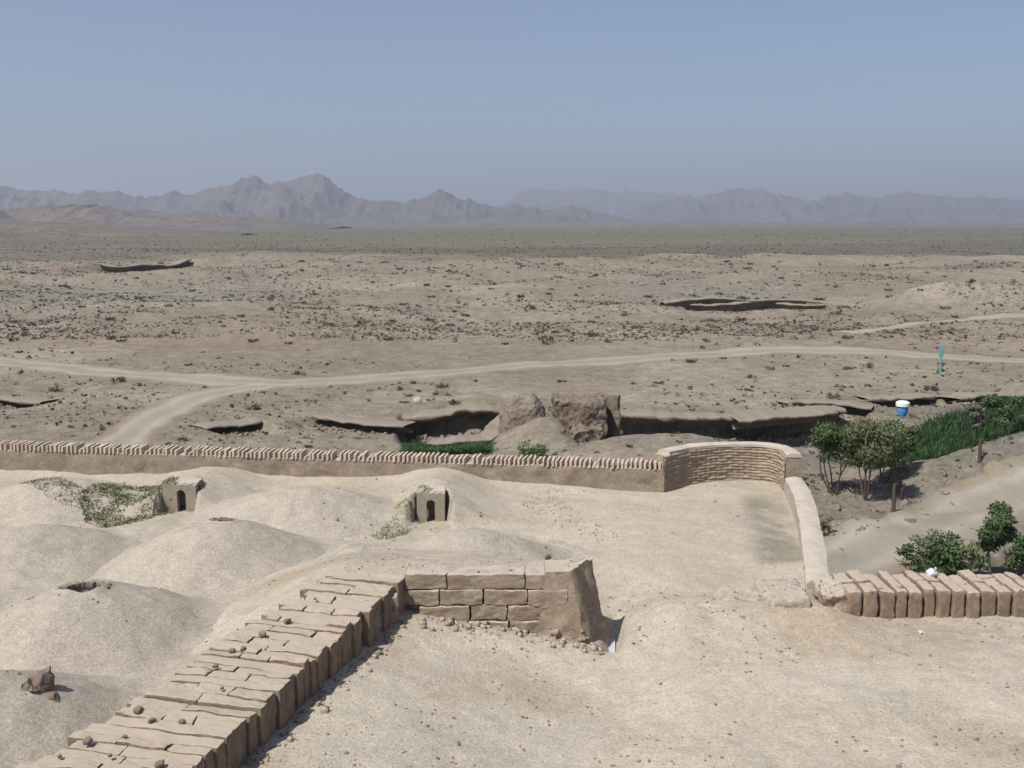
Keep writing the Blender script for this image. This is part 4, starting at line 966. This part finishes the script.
tag(mb.build('paper_scrap', M_bag, loc=(X, Y, float(zfort(np.array([X]), np.array([Y]))[0]) + 0.03)), 'crumpled white scrap on the dust in front of the rib wall', 'litter')

# ------------------------------------------------------------ posts and tank
X, Y, Z = march(903, 455); Y2 = Y + 4; X2 = (903 - 512) / F * Y2 * 1.02
zg = float(zsheet(np.array([X2]), np.array([Y2]))[0])
tk = empty('water_tank', (X2, Y2, zg), 'small blue and white tank on a thin post sticking up above the narrow dark tree', 'water tank')
X3, _, zt_ = Pz(903, 401, Y2); _, _, zb_ = Pz(903, 416, Y2); H = zt_ - zg; hb = zb_ - zg; rr_ = px(6.2, Y2)
tk.location.x = X3
def lathe(mb, prof, n=20):
    V = []; Fc = []
    for r, z in prof:
        for k in range(n): V.append((r * math.cos(2*math.pi*k/n), r * math.sin(2*math.pi*k/n), z))
    for i in range(len(prof)-1):
        for k in range(n): Fc.append([i*n+k, i*n+(k+1) % n, (i+1)*n+(k+1) % n, (i+1)*n+k])
    mb.add(V, Fc)
mb = MB(); lathe(mb, [(0.0, hb), (rr_*0.55, hb), (rr_*0.9, hb + 0.35*(H-hb)), (rr_*0.9, H - 0.34 * (H-hb)), (0, H - 0.34 * (H-hb))]); mb.build('tank_body', M_blue, tk)
mb = MB(); lathe(mb, [(0.0, H - 0.34*(H-hb)), (rr_*1.1, H-0.33*(H-hb)), (rr_*1.1, H-0.1*(H-hb)), (rr_*0.7, H), (0, H)]); mb.build('tank_lid', M_white, tk)
mb = MB(); lathe(mb, [(0.09, -0.3), (0.09, hb + 0.02)], 10); mb.build('post', M_white, tk)
for sx in (-1, 1):
    mb = MB(); tube(mb, [(sx * 0.5, 0.0, -0.2), (sx * 0.1, 0, hb * 0.8)], 0.04, 0.04, 6); mb.build('brace', M_white, tk)
X, Y, Z = march(940, 376); h = px(31, Y)
pl_ = empty('pole', (X, Y, Z), 'thin faded teal pole with a wider head standing by the track at the right', 'pole')
mb = MB(); lathe(mb, [(0.12, -0.3), (0.10, h * 0.7), (0.08, h)], 10); mb.build('shaft', M_teal, pl_)
mb = MB(); rbox(mb, (0, 0, h * 0.80), (0.55, 0.3, h * 0.32), 0, n=4, amp=0.01, rnd=0.1); mb.build('head_box', M_teal, pl_)
mb = MB(); tube(mb, [(-0.5, 0, h * 0.98), (0.5, 0, h)], 0.05, 0.05, 6); mb.build('crossbar', M_teal, pl_)
def post(u, v, hp, label, seed):
    X, Y, Z = march(u, v); h = px(hp, Y); mb = MB(); rg = np.random.RandomState(seed)
    tube(mb, [(0, 0, -0.3), (0.02, 0, h * 0.4), (-0.03 + 0.05 * rg.rand(), 0, h * 0.8), (0.02, 0, h)], 0.13, 0.09, 8)
    tube(mb, [(0, 0, h * 0.82), (0.12, 0.02, h * 0.95), (0.16, 0.03, h * 1.02)], 0.05, 0.03, 6)
    tag(mb.build('wooden_post', M_wood, loc=(X, Y, Z)), label, 'post')
post(893, 513, 31, 'dark weathered wooden post near the roadside right of the olive tree', 1)
post(979, 463, 24, 'short dark post on the bare hillock below the green crops', 2)
post(901, 500, 12, 'low broken stick left standing between the trees and the taller post', 3)
